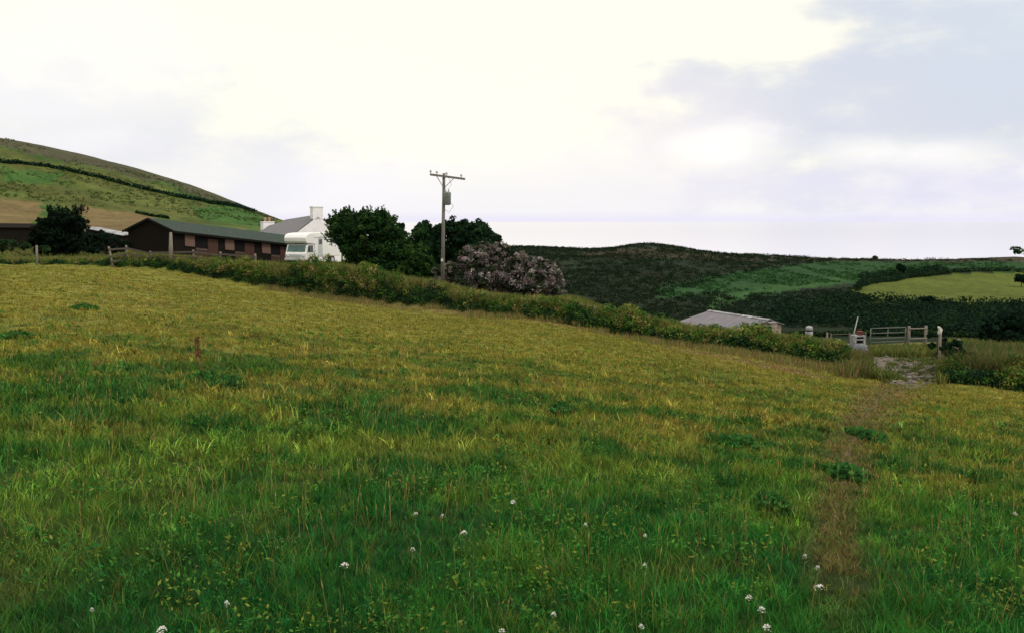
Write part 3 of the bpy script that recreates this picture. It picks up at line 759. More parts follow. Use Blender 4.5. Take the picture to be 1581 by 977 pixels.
# tree just outside the right edge, one bough reaching into the picture
def edge_tree():
    b = on(1690, 40); root = empty('tree', b); tag(root, 'tree at right edge with one leafy bough reaching in over the sea', 'tree')
    tip = pt(1568, 384, 40) - b; tb = MB()
    tb.tube([(0, 0, -.3), (.05, 0, 2), (-.1, .1, tip[2] + .2), (0, 0, tip[2] + 2)], [.2, .16, .12, .05], 9)
    tb.tube([(-.1, .1, tip[2] - 1.2), tip * .5 + np.array([0, 0, tip[2] * .5 - .35]), tip + np.array([.2, 0, -.05])], [.08, .05, .015], 7)
    tb.build('trunk', BARK, root, True)
    cl = [(tip + np.array([.0, 0, .0]), (.22, .2, .09)), (tip + np.array([.3, .05, -.12]), (.25, .25, .14)), (tip + np.array([.12, .1, -.16]), (.14, .2, .07))]
    for _ in range(70):
        d = unit(RNG.normal(size=(1, 3)))[0]; cl.append((np.array([.2, 0, tip[2] + .2]) + d * np.array([1.7, 1.8, 1.9]) * RNG.uniform(.5, 1), (.4, .4, .32)))
    V, Fq, C = clump_leaves(cl, 55, .085, DARKT, .3, .5, .3)
    np_obj('crown', V, Fq, LEAF, root, C)
edge_tree()

# ------------------------------------------------------------------ building materials
M_FELT = surf('green_roof_felt', (.021, .036, .031), (.042, .06, .052), 2.5, .9, .2, .15, wave=('X', 1.2, .25))
M_DARKWOOD = surf('creosoted_boards', (.008, .007, .007), (.018, .015, .013), 3, .9, .04, .4, stretch=(8, 8, .6))
M_DOOR = surf('stable_door_boards', (.045, .022, .019), (.075, .036, .028), 5, .8, .2, .3, stretch=(9, 9, .5))
M_PANEL = surf('faded_door_boards', (.11, .066, .056), (.17, .105, .09), 5, .8, .2, .3, stretch=(9, 9, .5))
M_DARK = surf('dark_interior', (.008, .008, .009), (.014, .013, .013), 3, .95, .05, 0)
M_WHITE = surf('whitewashed_render', (.74, .71, .78), (.86, .83, .89), 1.4, .85, .2, .25)
M_SLATE = surf('grey_slate', (.095, .09, .115), (.16, .15, .18), 3.5, .6, .4, .4, stretch=(1, 1, 2), wave=('Z', 5, .5))
M_POT = surf('terracotta', (.35, .2, .13), (.45, .28, .2), 8, .8, .2, .1)
M_LORRY = surf('white_coachwork', (.74, .74, .76), (.82, .82, .84), 1.2, .3, .5, .02)
M_LGREY = surf('grey_coachwork', (.42, .44, .46), (.52, .54, .56), 1.2, .35, .5, .02)
M_RUB = surf('black_rubber', (.02, .02, .02), (.03, .03, .03), 9, .85, .2, .1)
M_WOOD = surf('weathered_timber', (.12, .105, .09), (.24, .215, .19), 5, .9, .15, .5, stretch=(6, 6, .5))
M_WOODD = surf('old_dark_timber', (.05, .043, .036), (.12, .105, .09), 5, .9, .15, .5, stretch=(1, 6, 6))
M_GALV = surf('galvanised_steel', (.10, .115, .10), (.17, .19, .17), 12, .6, .3, .05, metal=.6)
M_POLE = surf('weathered_pole', (.10, .09, .085), (.20, .185, .175), 5, .9, .15, .4, stretch=(7, 7, .4))
M_CAN = surf('transformer_grey', (.16, .19, .20), (.24, .27, .28), 4, .5, .4, .05)
M_CER = surf('insulator_glaze', (.45, .47, .5), (.6, .62, .65), 9, .2, .6, 0)
M_TIN = surf('corrugated_sheet', (.15, .14, .17), (.24, .22, .26), 1.1, .8, .2, .5, wave=('X', 4.0, .8))
M_RUST = surf('rusty_sheet', (.16, .07, .045), (.24, .12, .08), 3, .8, .2, .3)
M_BLOCK = surf('pinkish_blockwork', (.26, .20, .18), (.38, .31, .28), 3, .9, .2, .4)
M_PALE = surf('pale_roof_sheet', (.05, .05, .06), (.5, .5, .55), 1.1, .6, .3, .1)
M_STONE = surf('quarry_stone', (.09, .08, .077), (.24, .215, .21), 7, .9, .2, .7)
M_WPLASTIC = surf('white_plastic', (.17, .17, .19), (.38, .38, .41), 5, .4, .4, .03)
M_RAG = surf('white_sacking', (.42, .40, .38), (.62, .60, .58), 8, .9, .1, .5)
M_ORANGE = surf('orange_plastic', (.5, .17, .06), (.6, .24, .1), 8, .5, .3, .05)
M_RED = surf('red_paint', (.08, .022, .018), (.12, .03, .025), 8, .5, .3, .05)
M_BLUEG = surf('blue_grey_slab', (.16, .17, .21), (.26, .28, .32), 5, .8, .2, .2)
def glass(name, c, rough=.08):
    m, nt, N, L = nodes(name); out = N.new('ShaderNodeOutputMaterial'); b = N.new('ShaderNodeBsdfPrincipled')
    nz = N.new('ShaderNodeTexNoise'); nz.inputs['Scale'].default_value = 1.5; cr = N.new('ShaderNodeValToRGB')
    cr.color_ramp.elements[0].color = (*[v * .8 for v in c], 1); cr.color_ramp.elements[1].color = (*[v * 1.2 for v in c], 1)
    L.new(nz.outputs['Fac'], cr.inputs['Fac']); L.new(cr.outputs['Color'], b.inputs['Base Color'])
    b.inputs['Roughness'].default_value = rough; b.inputs['Specular IOR Level'].default_value = .6; L.new(b.outputs[0], out.inputs['Surface']); return m
M_SCREEN = glass('tinted_windscreen', (.05, .13, .13)); M_DGLASS = glass('dark_window_glass', (.015, .018, .02))

# ------------------------------------------------------------------ upper stables
def stables():
    P = pt(268, 356, 78); Q = pt(468, 378.5, 95)
    d = Q[:2] - P[:2]; Lg = float(np.linalg.norm(d)); rz = math.atan2(d[1], d[0]); sh = (Q[2] - P[2]) / Lg
    base = P.copy(); base[2] = P[2] - 2.25
    root = empty('stable_block', base, rz); tag(root, 'long low dark timber stables with green felt roof and brown half doors', 'stables')
    Wd, eh, rh = 5.0, 2.25, 3.2
    m = MB(); prof = [(0, -.6), (0, eh - .06), (Wd / 2, rh - .08), (Wd, eh - .06), (Wd, -.6)]
    m.prism(prof, 0, Lg, sh); m.build('wall', M_DARKWOOD, root)
    m = MB(); ov = .35; k = (rh - eh) / (Wd / 2)
    m.prism([(-ov, eh - ov * k), (Wd / 2, rh), (Wd + ov, eh - ov * k), (Wd + ov, eh - ov * k + .09), (Wd / 2, rh + .09), (-ov, eh - ov * k + .09)], -.3, Lg + .2, sh)
    m.build('roof', M_FELT, root)
    m = MB(); m.box((Lg / 2, -ov - .02, eh - ov * k - .03), (Lg + .5, .035, .17), shear=sh); m.build('fascia', M_DARKWOOD, root)
    m = MB()
    for s in (-1, 1):
        y0, z0 = (Wd / 2, rh - .02) ; y1, z1 = (Wd / 2 + s * (Wd / 2 + ov), eh - ov * k - .02)
        m.add([(-.33, y0, z0 + .12), (-.33, y1, z1 + .12), (-.33, y1, z1 - .06), (-.33, y0, z0 - .06), (-.29, y0, z0 + .12), (-.29, y1, z1 + .12), (-.29, y1, z1 - .06), (-.29, y0, z0 - .06)],
              [(0, 1, 2, 3), (7, 6, 5, 4), (0, 4, 5, 1), (1, 5, 6, 2), (2, 6, 7, 3), (3, 7, 4, 0)])
    m.build('barge_board', M_DARKWOOD, root)
    def xat(px):        # position along front wall that lies at column px
        t = np.linspace(0, Lg, 400); xs = P[0] + d[0] / Lg * t; ys = P[1] + d[1] / Lg * t
        pp, _ = proj(xs, ys, P[2] + sh * t - 1); return float(np.interp(px, pp, t))
    for a, b, c in ((285, 300, 319), (347, 361, 376), (404, 417, 431)):
        xa, xb, xc = xat(a), xat(b), xat(c)
        m = MB(); m.box(((xa + xb) / 2, -.05, 1.5), (xb - xa, .05, .95), shear=sh); m.build('upper_door', M_PANEL, root)
        w = MB(); w.box(((xb + xc) / 2 + .05, -.012, 1.5), (xc - xb - .1, .03, .98), shear=sh); op = w.build('door_opening', M_DARK, root)
        f = MB(); f.box(((xb + xc) / 2 + .05, -.03, 2.03), (xc - xb + .1, .05, .08), shear=sh); f.build('lintel', M_DARKWOOD, op)
        dmb = MB(); dmb.box(((xb + xc) / 2 + .05, -.05, .48), (xc - xb, .06, .98), shear=sh); ld = dmb.build('lower_door', M_DOOR, root)
        bmb = MB(); bmb.box(((xb + xc) / 2 + .05, -.09, .85), (xc - xb - .2, .02, .06), shear=sh); bmb.build('door_brace', M_GALV, ld)
        w = MB(); xe = xc + (xb - xa) * 1.1; w.box(((xc + xe) / 2 + .15, -.02, 1.1), (xe - xc, .04, 1.5), shear=sh); w.build('wall_panel', M_DOOR, root)
stables()

# ------------------------------------------------------------------ cottage
def cottage():
    A = pt(491, 333, 108); B = pt(440, 341, 118)
    d = B[:2] - A[:2]; Lg = float(np.linalg.norm(d)); rz = math.atan2(d[1], d[0]); sh = (B[2] - A[2]) / Lg
    g = float(H(A[0], A[1])); rh = A[2] - g; base = np.array([A[0], A[1], g])
    root = empty('cottage', base, rz); tag(root, 'white rendered cottage with grey slate roof and gable chimney', 'cottage')
    hw = 2.75; eh = rh - 2.1
    m = MB(); m.prism([(-hw, -.8), (-hw, eh), (0, rh - .12), (hw, eh), (hw, -.8)], 0, Lg, sh); wl = m.build('wall', M_WHITE, root)
    m = MB(); k = (rh - eh) / hw; ov = .25
    m.prism([(-hw - ov, eh - ov * k), (0, rh), (hw + ov, eh - ov * k), (hw + ov, eh - ov * k + .12), (0, rh + .12), (-hw - ov, eh - ov * k + .12)], .06, Lg + .1, sh); rf = m.build('roof', M_SLATE, root)
    m = MB(); m.box((.45, 0, rh + .25), (.9, 1.25, 1.5)); m.box((.45, 0, rh + .98), (1.0, 1.35, .16)); ch = m.build('chimney', M_WHITE, root, bevel=.02)
    # lower wing
    C_ = pt(404, 349, 124); dd = C_[:2] - B[:2]; L2 = float(np.linalg.norm(dd))
    r2 = rh + sh * Lg - .15; e2 = r2 - 1.7; sh2 = (C_[2] - B[2]) / L2
    off = Lg
    def P2(prof, x0, x1, name, mat):
        mm = MB(); mm.prism([(y, z_ - sh2 * off) for y, z_ in prof], x0, x1, sh2); return mm.build(name, mat, root)
    P2([(-2.4, -1), (-2.4, e2), (0, r2 - .12), (2.4, e2), (2.4, -1)], off + .12, off + L2, 'wing_wall', M_WHITE)
    k2 = 1.7 / 2.4; P2([(-2.65, e2 - .25 * k2), (0, r2), (2.65, e2 - .25 * k2), (2.65, e2 - .25 * k2 + .1), (0, r2 + .1), (-2.65, e2 - .25 * k2 + .1)], off + .14, off + L2 + .1, 'wing_roof', M_SLATE)
    zc = r2 + sh2 * L2
    m = MB(); m.box((off + L2 - .3, 0, zc - .1), (1.3, 1.5, 1.5)); m.box((off + L2 - .3, 0, zc + .66), (1.4, 1.6, .12)); ch2 = m.build('chimney', M_WHITE, root, bevel=.02)
    for yy in (-.3, .3):
        m = MB(); m.tube([(off + L2 - .3, yy, zc + .7), (off + L2 - .3, yy, zc + 1.05), (off + L2 - .3, yy, zc + 1.25)], [.15, .13, .16], 10); m.build('chimney_pot', M_POT, ch2, True)
    # gable windows (gable is at local x = 0)
    for yy, zz, w_, h_ in ((-1.2, 1.3, .9, 1.1), (1.1, 1.3, .9, 1.1)):
        m = MB(); m.box((-.02, yy, zz), (.05, w_, h_)); wn = m.build('window', M_DGLASS, root)
        m = MB()
        for a, b, c, e in ((yy, zz + h_ / 2, w_ + .12, .07), (yy, zz - h_ / 2, w_ + .12, .07), (yy - w_ / 2, zz, .07, h_), (yy + w_ / 2, zz, .07, h_), (yy, zz, .05, h_)):
            m.box((-.045, a, b), (.05, c, e))
        m.build('frame', M_WPLASTIC, wn)
cottage()
def white_outhouse():
    b = on(541, 98); root = empty('outhouse', b, math.radians(8)); tag(root, 'low white outhouse half hidden under the dark tree by the cottage', 'outhouse')
    z0 = pt(541, 383, 98)[2] - b[2]
    m = MB(); m.prism([(0, -.6), (0, z0 - .1), (2.6, z0 + .5), (2.6, -.6)], -.75, .9); m.build('wall', M_WHITE, root)
    m = MB(); m.prism([(-.15, z0 - .13), (2.75, z0 + .54), (2.75, z0 + .62), (-.15, z0 - .05)], -.85, 1.0); m.build('roof', M_SLATE, root)
    m = MB(); m.box((.35, -.02, z0 - .75), (.5, .05, .6)); m.build('window', M_DGLASS, root)
white_outhouse()

# ------------------------------------------------------------------ horse lorry
def lorry():
    b = on(457, 86); b[2] = pt(457, 411, 86)[2]
    # local: front faces -y, right-hand (viewer's right) side +x is seen obliquely
    root = empty('horse_lorry', b, math.radians(-2)); 
    root.rotation_euler[2] = math.radians(-20); root.scale = (1.03, 1.03, 1.03)
    tag(root, 'white horse lorry with overhanging luton parked by the stables', 'lorry')
    w = 2.3; hw = w / 2
    def px_prism(m, prof, x0, x1): m.prism(prof, x0, x1); return m
    # box body with luton: profile in (y,z), front is y=0
    prof = [(1.45, .75), (1.45, 1.95), (.15, 2.02), (-.05, 2.2), (-.08, 2.55), (.1, 2.8), (.5, 2.93), (1.4, 2.98), (5.6, 2.95), (5.75, 2.85), (5.8, .75)]
    m = MB(); m.prism(prof, -hw, hw); m.build('box_body', M_LORRY, root, bevel=.07)
    cab = [(0.0, .55), (-.06, 1.1), (.02, 1.2), (.32, 1.93), (1.43, 1.93), (1.43, .55)]
    m = MB(); m.prism(cab, -hw + .08, hw - .08); m.build('cab', M_LORRY, root, bevel=.05)
    # windscreen on the sloping front
    n = np.array([0, -(1.93 - 1.2), .3]); n = n / np.linalg.norm(n) * .012
    v = [(-hw + .2, .05, 1.27), (hw - .2, .05, 1.27), (hw - .25, .3, 1.87), (-hw + .25, .3, 1.87)]
    v = [np.array(q) + n * 1.5 for q in v]; m = MB(); m.add(v + [q - n * 2.2 for q in v], [(0, 1, 2, 3), (7, 6, 5, 4), (0, 4, 5, 1), (1, 5, 6, 2), (2, 6, 7, 3), (3, 7, 4, 0)]); ws = m.build('windscreen', M_SCREEN, root)
    for xx in (-.3, .45): m = MB(); m.tube([(xx, -.02, 1.26), (xx + .45, .06, 1.5)], .012, 5); m.build('wiper', M_RUB, ws)
    m = MB(); m.box((0, -.07, .92), (1.2, .05, .22)); m.build('grille', M_LGREY, root, bevel=.01)
    m = MB(); m.box((0, -.1, .6), (w - .1, .16, .2)); m.build('bumper', M_LGREY, root, bevel=.03)
    for s in (-1, 1):
        m = MB(); m.tube([(s * .82, -.02, .9), (s * .82, -.085, .9)], .12, 14); m.build('headlight', M_CER, root, True)
        m = MB(); m.box((s * (hw + .14), .18, 1.5), (.12, .06, .34)); m.box((s * (hw + .02), .2, 1.62), (.25, .03, .03)); m.build('wing_mirror', M_RUB, root, bevel=.012)
        m = MB(); m.add([(s * (hw - .07), .28, 1.22), (s * (hw - .07), 1.2, 1.22), (s * (hw - .07), 1.2, 1.85), (s * (hw - .07), .42, 1.85), (s * (hw - .11), .28, 1.22), (s * (hw - .11), 1.2, 1.22), (s * (hw - .11), 1.2, 1.85), (s * (hw - .11), .42, 1.85)],
                        [(0, 1, 2, 3), (7, 6, 5, 4), (0, 4, 5, 1), (1, 5, 6, 2), (2, 6, 7, 3), (3, 7, 4, 0)]); m.build('side_window', M_DGLASS, root)
    m = MB(); m.box((hw + .012, 3.1, 2.55), (.03, 3.6, .06)); m.build('roof_trim', M_LGREY, root)
    m = MB(); m.box((hw + .012, 2.3, 1.75), (.03, .75, 1.75)); dr = m.build('groom_door', M_LGREY, root, bevel=.008)
    m = MB(); m.box((hw + .03, 2.3, 2.15), (.03, .5, .45)); m.build('pane', M_DGLASS, dr)
    for yy in (.75, 4.5):
        for s in (-1, 1):
            m = MB(); m.tube([(s * (hw - .34), yy, .42), (s * (hw - .06), yy, .42)], .42, 18); wh = m.build('wheel', M_RUB, root)
            m = MB(); m.tube([(s * (hw - .1), yy, .42), (s * (hw - .045), yy, .42)], .22, 14); m.build('rim', M_LGREY, wh)
lorry()

# ------------------------------------------------------------------ utility pole
def pole():
    b = on(683, 60); root = empty('utility_pole', b); tag(root, 'tall wooden utility pole with crossarm and grey transformer', 'utility pole')
    top = pt(685.5, 268, 60) - b; h = top[2]
    m = MB(); m.tube([(0, 0, -.4), (top[0] * .5, 0, h * .5), (top[0], 0, h)], [.135, .115, .09], 12); m.build('pole', M_POLE, root, True)
    a = pt(663, 269.5, 59.5) - b; c = pt(716, 276.5, 60.8) - b; dv = c - a
    mid = a + dv * .42
    m = MB(); rz = math.atan2(dv[1], dv[0]); ln = np.linalg.norm(dv)
    sl = dv[2] / np.linalg.norm(dv[:2])
    mm = MB(); mm.box((0, 0, 0), (ln, .11, .13)); 
    mm.v = [(mid[0] + (x + ln * .08) * math.cos(rz) - (y - .13) * math.sin(rz), mid[1] + (x + ln * .08) * math.sin(rz) + (y - .13) * math.cos(rz), mid[2] + (x + ln * .08) * sl + z_ - .02) for x, y, z_ in mm.v]
    arm = mm.build('crossarm', M_POLE, root)
    for t in (.04, .22, .5, .93):
        p = a + dv * t + np.array([0, -.13, .04]); q = MB(); q.tube([p, p + (0, 0, .08), p + (0, 0, .1), p + (0, 0, .2), p + (0, 0, .26)], [.02, .02, .07, .075, .03], 10); q.build('insulator', M_CER, arm, True)
    for t in (.2, .72):
        q = MB(); q.tube([a + dv * t + np.array([0, -.15, -.03]), np.array([top[0], -.12, h - .95])], .022, 6); q.build('brace', M_GALV, root)
    cc = pt(690.5, 307, 60) - b; m = MB()
    m.tube([cc + (0, -.08, -.42), cc + (0, -.08, -.38), cc + (0, -.08, .34), cc + (0, -.08, .38), cc + (0, -.08, .44)], [.15, .235, .25, .265, .12], 16); can = m.build('transformer', M_CAN, root, True)
    for dx in (-.1, .1):
        q = MB(); p = cc + (dx, -.08, .42); q.tube([p, p + (0, 0, .06), p + (0, 0, .2), p + (0, 0, .24)], [.03, .055, .045, .02], 8); q.build('bushing', M_CER, can, True)
    m = MB(); m.tube([cc + (.1, -.08, .64), cc + (.28, -.05, .9), np.array([top[0] + .25, -.1, h - .15])], .012, 5); m.build('lead_wire', M_RUB, root); m = MB(); m.tube([cc + (-.1, -.08, .64), np.array([top[0] - .12, -.12, h - .3])], .012, 5)
    m.build('lead_wire', M_RUB, root); m = MB(); m.tube([cc + (.18, -.1, -.2), cc + (.4, -.12, -.5), cc + (.1, -.12, -.9), (top[0] * .8 + .1, -.14, h * .7)], .014, 5); m.build('lead_wire', M_RUB, root)
    m = MB(); m.box((.01, -.15, 2.2), (.14, .02, .2)); m.build('plate', M_CER, root)
pole()

# ------------------------------------------------------------------ sheds
def gable_shed(name, label, FL, FR, Y1, Y2, depth, rise, wallh, mats, cat='shed'):
    P = pt(FL[0], FL[1], Y1); Q = pt(FR[0], FR[1], Y2); d = Q[:2] - P[:2]; Lg = float(np.linalg.norm(d)); rz = math.atan2(d[1], d[0]); sh = (Q[2] - P[2]) / Lg
    root = empty(name, (P[0], P[1], P[2] - wallh), rz); tag(root, label, cat)
    m = MB(); m.prism([(0, -.8), (0, wallh - .05), (depth / 2, wallh + rise - .06), (depth, wallh - .05), (depth, -.8)], 0, Lg, sh); m.build('wall', mats[0], root)
    k = rise / (depth / 2); o = .2; m = MB(); m.prism([(-o, wallh - o * k), (depth / 2, wallh + rise), (depth + o, wallh - o * k), (depth + o, wallh - o * k + .06), (depth / 2, wallh + rise + .06), (-o, wallh - o * k + .06)], -.15, Lg + .15, sh); m.build('roof', mats[1], root)
    return root, Lg, sh
# barn in the dip: ridge runs from (1097,480) to (1186,493)
def barn():
    r1 = pt(1097, 480.5, 92); r2 = pt(1187, 494, 80); d = r2[:2] - r1[:2]; Lg = float(np.linalg.norm(d)); rz = math.atan2(d[1], d[0]); sh = (r2[2] - r1[2]) / Lg
    g = r1[2] - 3.6; root = empty('barn', (r1[0], r1[1], g), rz); tag(root, 'low barn with grey corrugated roof down beyond the hedge', 'barn')
    hw, rh, eh = 4.6, 3.6, 2.2
    m = MB(); m.prism([(-hw, -1), (-hw, eh), (0, rh - .08), (1.2, rh - .45), (1.2, -1)], 0, Lg, sh); m.build('wall', M_BLOCK, root)
    k = (rh - eh) / hw
    for s in (-1, 1):
        e_ = hw + .3 if s < 0 else 1.35; m = MB(); m.prism([(0, rh), (s * e_, rh - e_ * k), (s * e_, rh - e_ * k + .06), (0, rh + .06)], -.25, Lg + .25, sh); m.build('roof_slope', M_TIN, root)
    m = MB(); m.prism([(-.28, rh + .0), (0, rh + .10), (.28, rh + .0), (.28, rh + .03), (0, rh + .135), (-.28, rh + .03)], -.27, Lg + .27, sh); m.build('ridge_capping', M_PALE, root)
    q = pt(1190, 503, 78.5); q2 = on(1194, 78); rr = empty('lean_to', (q[0], q[1], q[2] - 1.6), rz); tag(rr, 'small pinkish block lean-to at the right end of the barn', 'lean-to')
    m = MB(); m.box((.25, 0, .9), (.6, .6, 2.0)); m.build('wall', M_BLOCK, rr); m = MB(); m.box((.25, 0, 1.94), (.75, .75, .06), rx=.06); m.build('roof', M_TIN, rr)
    m = MB(); m.box((.2, -.31, 1.3), (.25, .03, .5)); m.build('window', M_DARK, rr)
barn()
gable_shed('shed', 'dark low shed at the left edge behind the thorn tree', (-60, 351, ), (56, 352), 92, 94, 3.2, .35, 2.0, (M_DARKWOOD, M_DARKWOOD))
gable_shed('shed', 'low shed with pale whitish roof edge behind the dark bush', (132, 352.5), (192, 364), 90, 84, 1.3, .06, 1.9, (M_DARKWOOD, M_PALE))
gable_shed('shed', 'low rust roofed shed peeping over the right end of the stables roof', (352, 357), (386, 359), 108, 110, 3, .3, 2.0, (M_DARKWOOD, M_RUST))

# ------------------------------------------------------------------ timber fence and posts on the left
def post_mesh(h, r, lean=(0, 0), n=7, top=.85):
    m = MB(); m.tube([(0, 0, -.35), (lean[0] * h * .5, lean[1] * h * .5, h * .5), (lean[0] * h, lean[1] * h, h)], [r, r * .95, r * top], n); return m
def fence():
    defs = [(175, 73, 413, 381, -.18), (196, 73.4, 404, 379, 0), (232, 72.6, 412, 388, .04), (300, 71, 416, 386, -.03), (340, 70.4, 418, 389, .05), (395, 70, 420, 392, 0)]
    root = empty('rail_fence', on(230, 72.5)); tag(root, 'old grey timber rail fence in front of the stables', 'fence'); off = np.array(root.location)
    tops = []
    for px, Y, pyb, pyt, ln in defs:
        b = on(px, Y); t = pt(px, pyt, Y); h = max(.7, t[2] - b[2]); o = post_mesh(h, .09, (ln, 0)).build('post', M_WOOD, root, True); o.location = tuple(b - off); tops.append((b - off, h, ln))
    for fr in (.86, .52, .28):
        for (a, ha, la), (b, hb_, lb) in zip(tops[:-1], tops[1:]):
            m = MB(); p = a + np.array([la * ha * fr, -.1, ha * fr]); q = b + np.array([lb * hb_ * fr, -.1, hb_ * fr + random.uniform(-.1, .06)])
            dv = q - p; s = np.array([0, .025, 0]); u = np.array([0, 0, .065]); p = p - dv * .02; q = q + dv * .02
            m.add([p - s - u, p + s - u, p + s + u, p - s + u, q - s - u, q + s - u, q + s + u, q - s + u], [(0, 1, 2, 3), (7, 6, 5, 4), (0, 4, 5, 1), (1, 5, 6, 2), (2, 6, 7, 3), (3, 7, 4, 0)])
            m.build('rail', M_WOODD, root)
fence()
def lone_post(px, Y, pyt, r, lean, label, mat, name='wooden_post', top=.8):
    b = on(px, Y); t = pt(px, pyt, Y); h = t[2] - b[2]; o = post_mesh(h, r, lean, 9, top).build(name, mat, None, True); o.location = tuple(b); tag(o, label, 'post'); return o, h, b
lone_post(57, 74, 379, .10, (.04, 0), 'lone grey wooden post in the grass bank under the thorn tree', M_WOOD)
lone_post(264, 71.6, 359, .17, (.03, 0), 'tall pale wooden gatepost standing in front of the stables gable', M_WOOD, top=.6)

# ------------------------------------------------------------------ gateway on the right: rubble, gate, posts and odds and ends
def rough_side(pts, sgn):
    out = []
    for (a, b), (c, d) in zip(pts[:-1], pts[1:]):
        for k in range(8):
            t = k / 8; e = (float(fbm(9 * t + a, sgn * 3.3 + b, 55, 3)) - .5) * 12
            out.append(hit(a + (c - a) * t + e, b + (d - b) * t)[:2])
    return out
RUBL = [(1394, 601), (1376, 592), (1362, 580), (1354, 568), (1348, 558), (1346, 549), (1348, 547)]; RUBR = [(1428, 597), (1437, 589), (1441, 578), (1446, 568), (1448, 558), (1450, 549), (1450, 547)]
rub_l = rough_side(RUBL, 1); rub_r = rough_side(RUBR, -1)
sheet('stony_track', rub_l, rub_r, surf('rubble_earth', (.10, .087, .066), (.19, .165, .14), 3, .95, .1, .8), .012, 10)
ROCKM = leafmat('loose_stone', 0.0, .9)
def stones():
    Vs, Fs, Cs, n = [], [], [], 0
    ico = [(-.53, 0, .85), (.53, 0, .85), (-.53, 0, -.85), (.53, 0, -.85), (0, .85, .53), (0, .85, -.53), (0, -.85, .53), (0, -.85, -.53), (.85, .53, 0), (-.85, .53, 0), (.85, -.53, 0), (-.85, -.53, 0)]
    icf = [(1, 4, 0), (4, 9, 0), (4, 5, 9), (8, 5, 4), (1, 8, 4), (1, 10, 8), (10, 3, 8), (8, 3, 5), (3, 2, 5), (3, 7, 2), (3, 10, 7), (10, 6, 7), (6, 11, 7), (6, 0, 11), (6, 1, 0), (10, 1, 6), (11, 0, 9), (2, 11, 9), (5, 2, 9), (11, 2, 7)]
    ico = np.array(ico)
    for _ in range(650):
        v_ = RNG.uniform(549, 594); lo = np.interp(v_, [p[1] for p in RUBL[::-1]], [p[0] for p in RUBL[::-1]]) - 8; hi = np.interp(v_, [p[1] for p in RUBR[::-1]], [p[0] for p in RUBR[::-1]]) + 4
        p = hit(RNG.uniform(lo, hi), v_); s = RNG.uniform(.025, .085) * RNG.uniform(.5, 1.5)
        v = ico * RNG.uniform(.6, 1.25, (12, 1)) * s * np.array([1.2, 1.1, .6]); a = RNG.uniform(0, 6.3); v = np.stack([v[:, 0] * math.cos(a) - v[:, 1] * math.sin(a), v[:, 0] * math.sin(a) + v[:, 1] * math.cos(a), v[:, 2]], 1)
        Vs.append(v + p + (0, 0, s * .25)); Fs.append(np.array(icf) + n); n += 12; Cs.append(np.tile(pick([(.20, .185, .175), (.15, .135, .12), (.10, .088, .08), (.18, .145, .125), (.06, .053, .045)], 1, .2), (12, 1)))
    tag(np_obj('rubble', np.concatenate(Vs), np.concatenate(Fs), ROCKM, None, np.concatenate(Cs)), 'loose grey stones scattered over the gateway track', 'rubble', kind='stuff')
stones()

def gate():
    a = on(1343, 46.5); c = on(1397, 47); dv = c - a; ln = float(np.linalg.norm(dv[:2])); rz = math.atan2(dv[1], dv[0])
    zt = pt(1370, 506, 46.7)[2]; base = np.array([a[0], a[1], min(a[2], c[2])]); h = max(1.0, zt - base[2])
    root = empty('field_gate', base, rz); tag(root, 'galvanised tubular field gate across the far side of the gateway', 'gate')
    m = MB(); m.tube([(0, 0, .15), (0, 0, h)], .026, 8); m.tube([(ln, 0, .15), (ln, 0, h)], .026, 8); m.tube([(0, 0, h), (ln, 0, h)], .026, 8); m.tube([(0, 0, .15), (ln, 0, .15)], .024, 8); m.build('gate_frame', M_GALV, root, True)
    for f_ in (.34, .52, .76):
        m = MB(); m.tube([(0, 0, .15 + (h - .15) * f_), (ln, 0, .15 + (h - .15) * f_)], .024, 8); m.build('bar', M_GALV, root, True)
    m = MB(); m.tube([(ln * .5, .03, .15), (ln * .5, .03, h)], .02, 8); m.build('upright', M_GALV, root, True)
gate()
def side_rails():
    a = on(1402, 47); root = empty('post_and_rail', a); tag(root, 'short weathered post and rail length right of the metal gate', 'fence')
    c = on(1428, 47.5) - a; h = pt(1402, 503, 47)[2] - a[2]; h = max(1.05, h)
    for p in (np.zeros(3), c):
        o = post_mesh(h, .085, (0, 0), 8, .9).build('post', M_WOOD, root, True); o.location = tuple(p)
    for f_ in (.9, .5):
        m = MB(); p = np.array([0, -.1, h * f_]); q = c + np.array([0, -.1, h * f_]); m.tube([p, q], .04, 6); m.build('rail', M_WOOD, root)
side_rails()
lone_post(1276, 44, 513, .05, (0, 0), 'short pale post between white drum and the crates', M_WOOD)
def rail_left():
    a = on(1282, 45.5); b = on(1338, 46.3); root = empty('wire_fence', a); tag(root, 'thin post and rail fence left of the metal gate', 'fence'); d = b - a
    for t in (0, .5, .95):
        p = a + d * t; p[2] = float(H(p[0], p[1])); o = post_mesh(1.05, .05, (0, 0), 7).build('post', M_WOODD, root, True); o.location = tuple(p - a)
    for f_ in (.98, .6):
        m = MB(); m.tube([(0, 0, f_), d * .95 + np.array([0, 0, f_])], .022, 6); m.build('rail', M_WOODD, root)
rail_left()
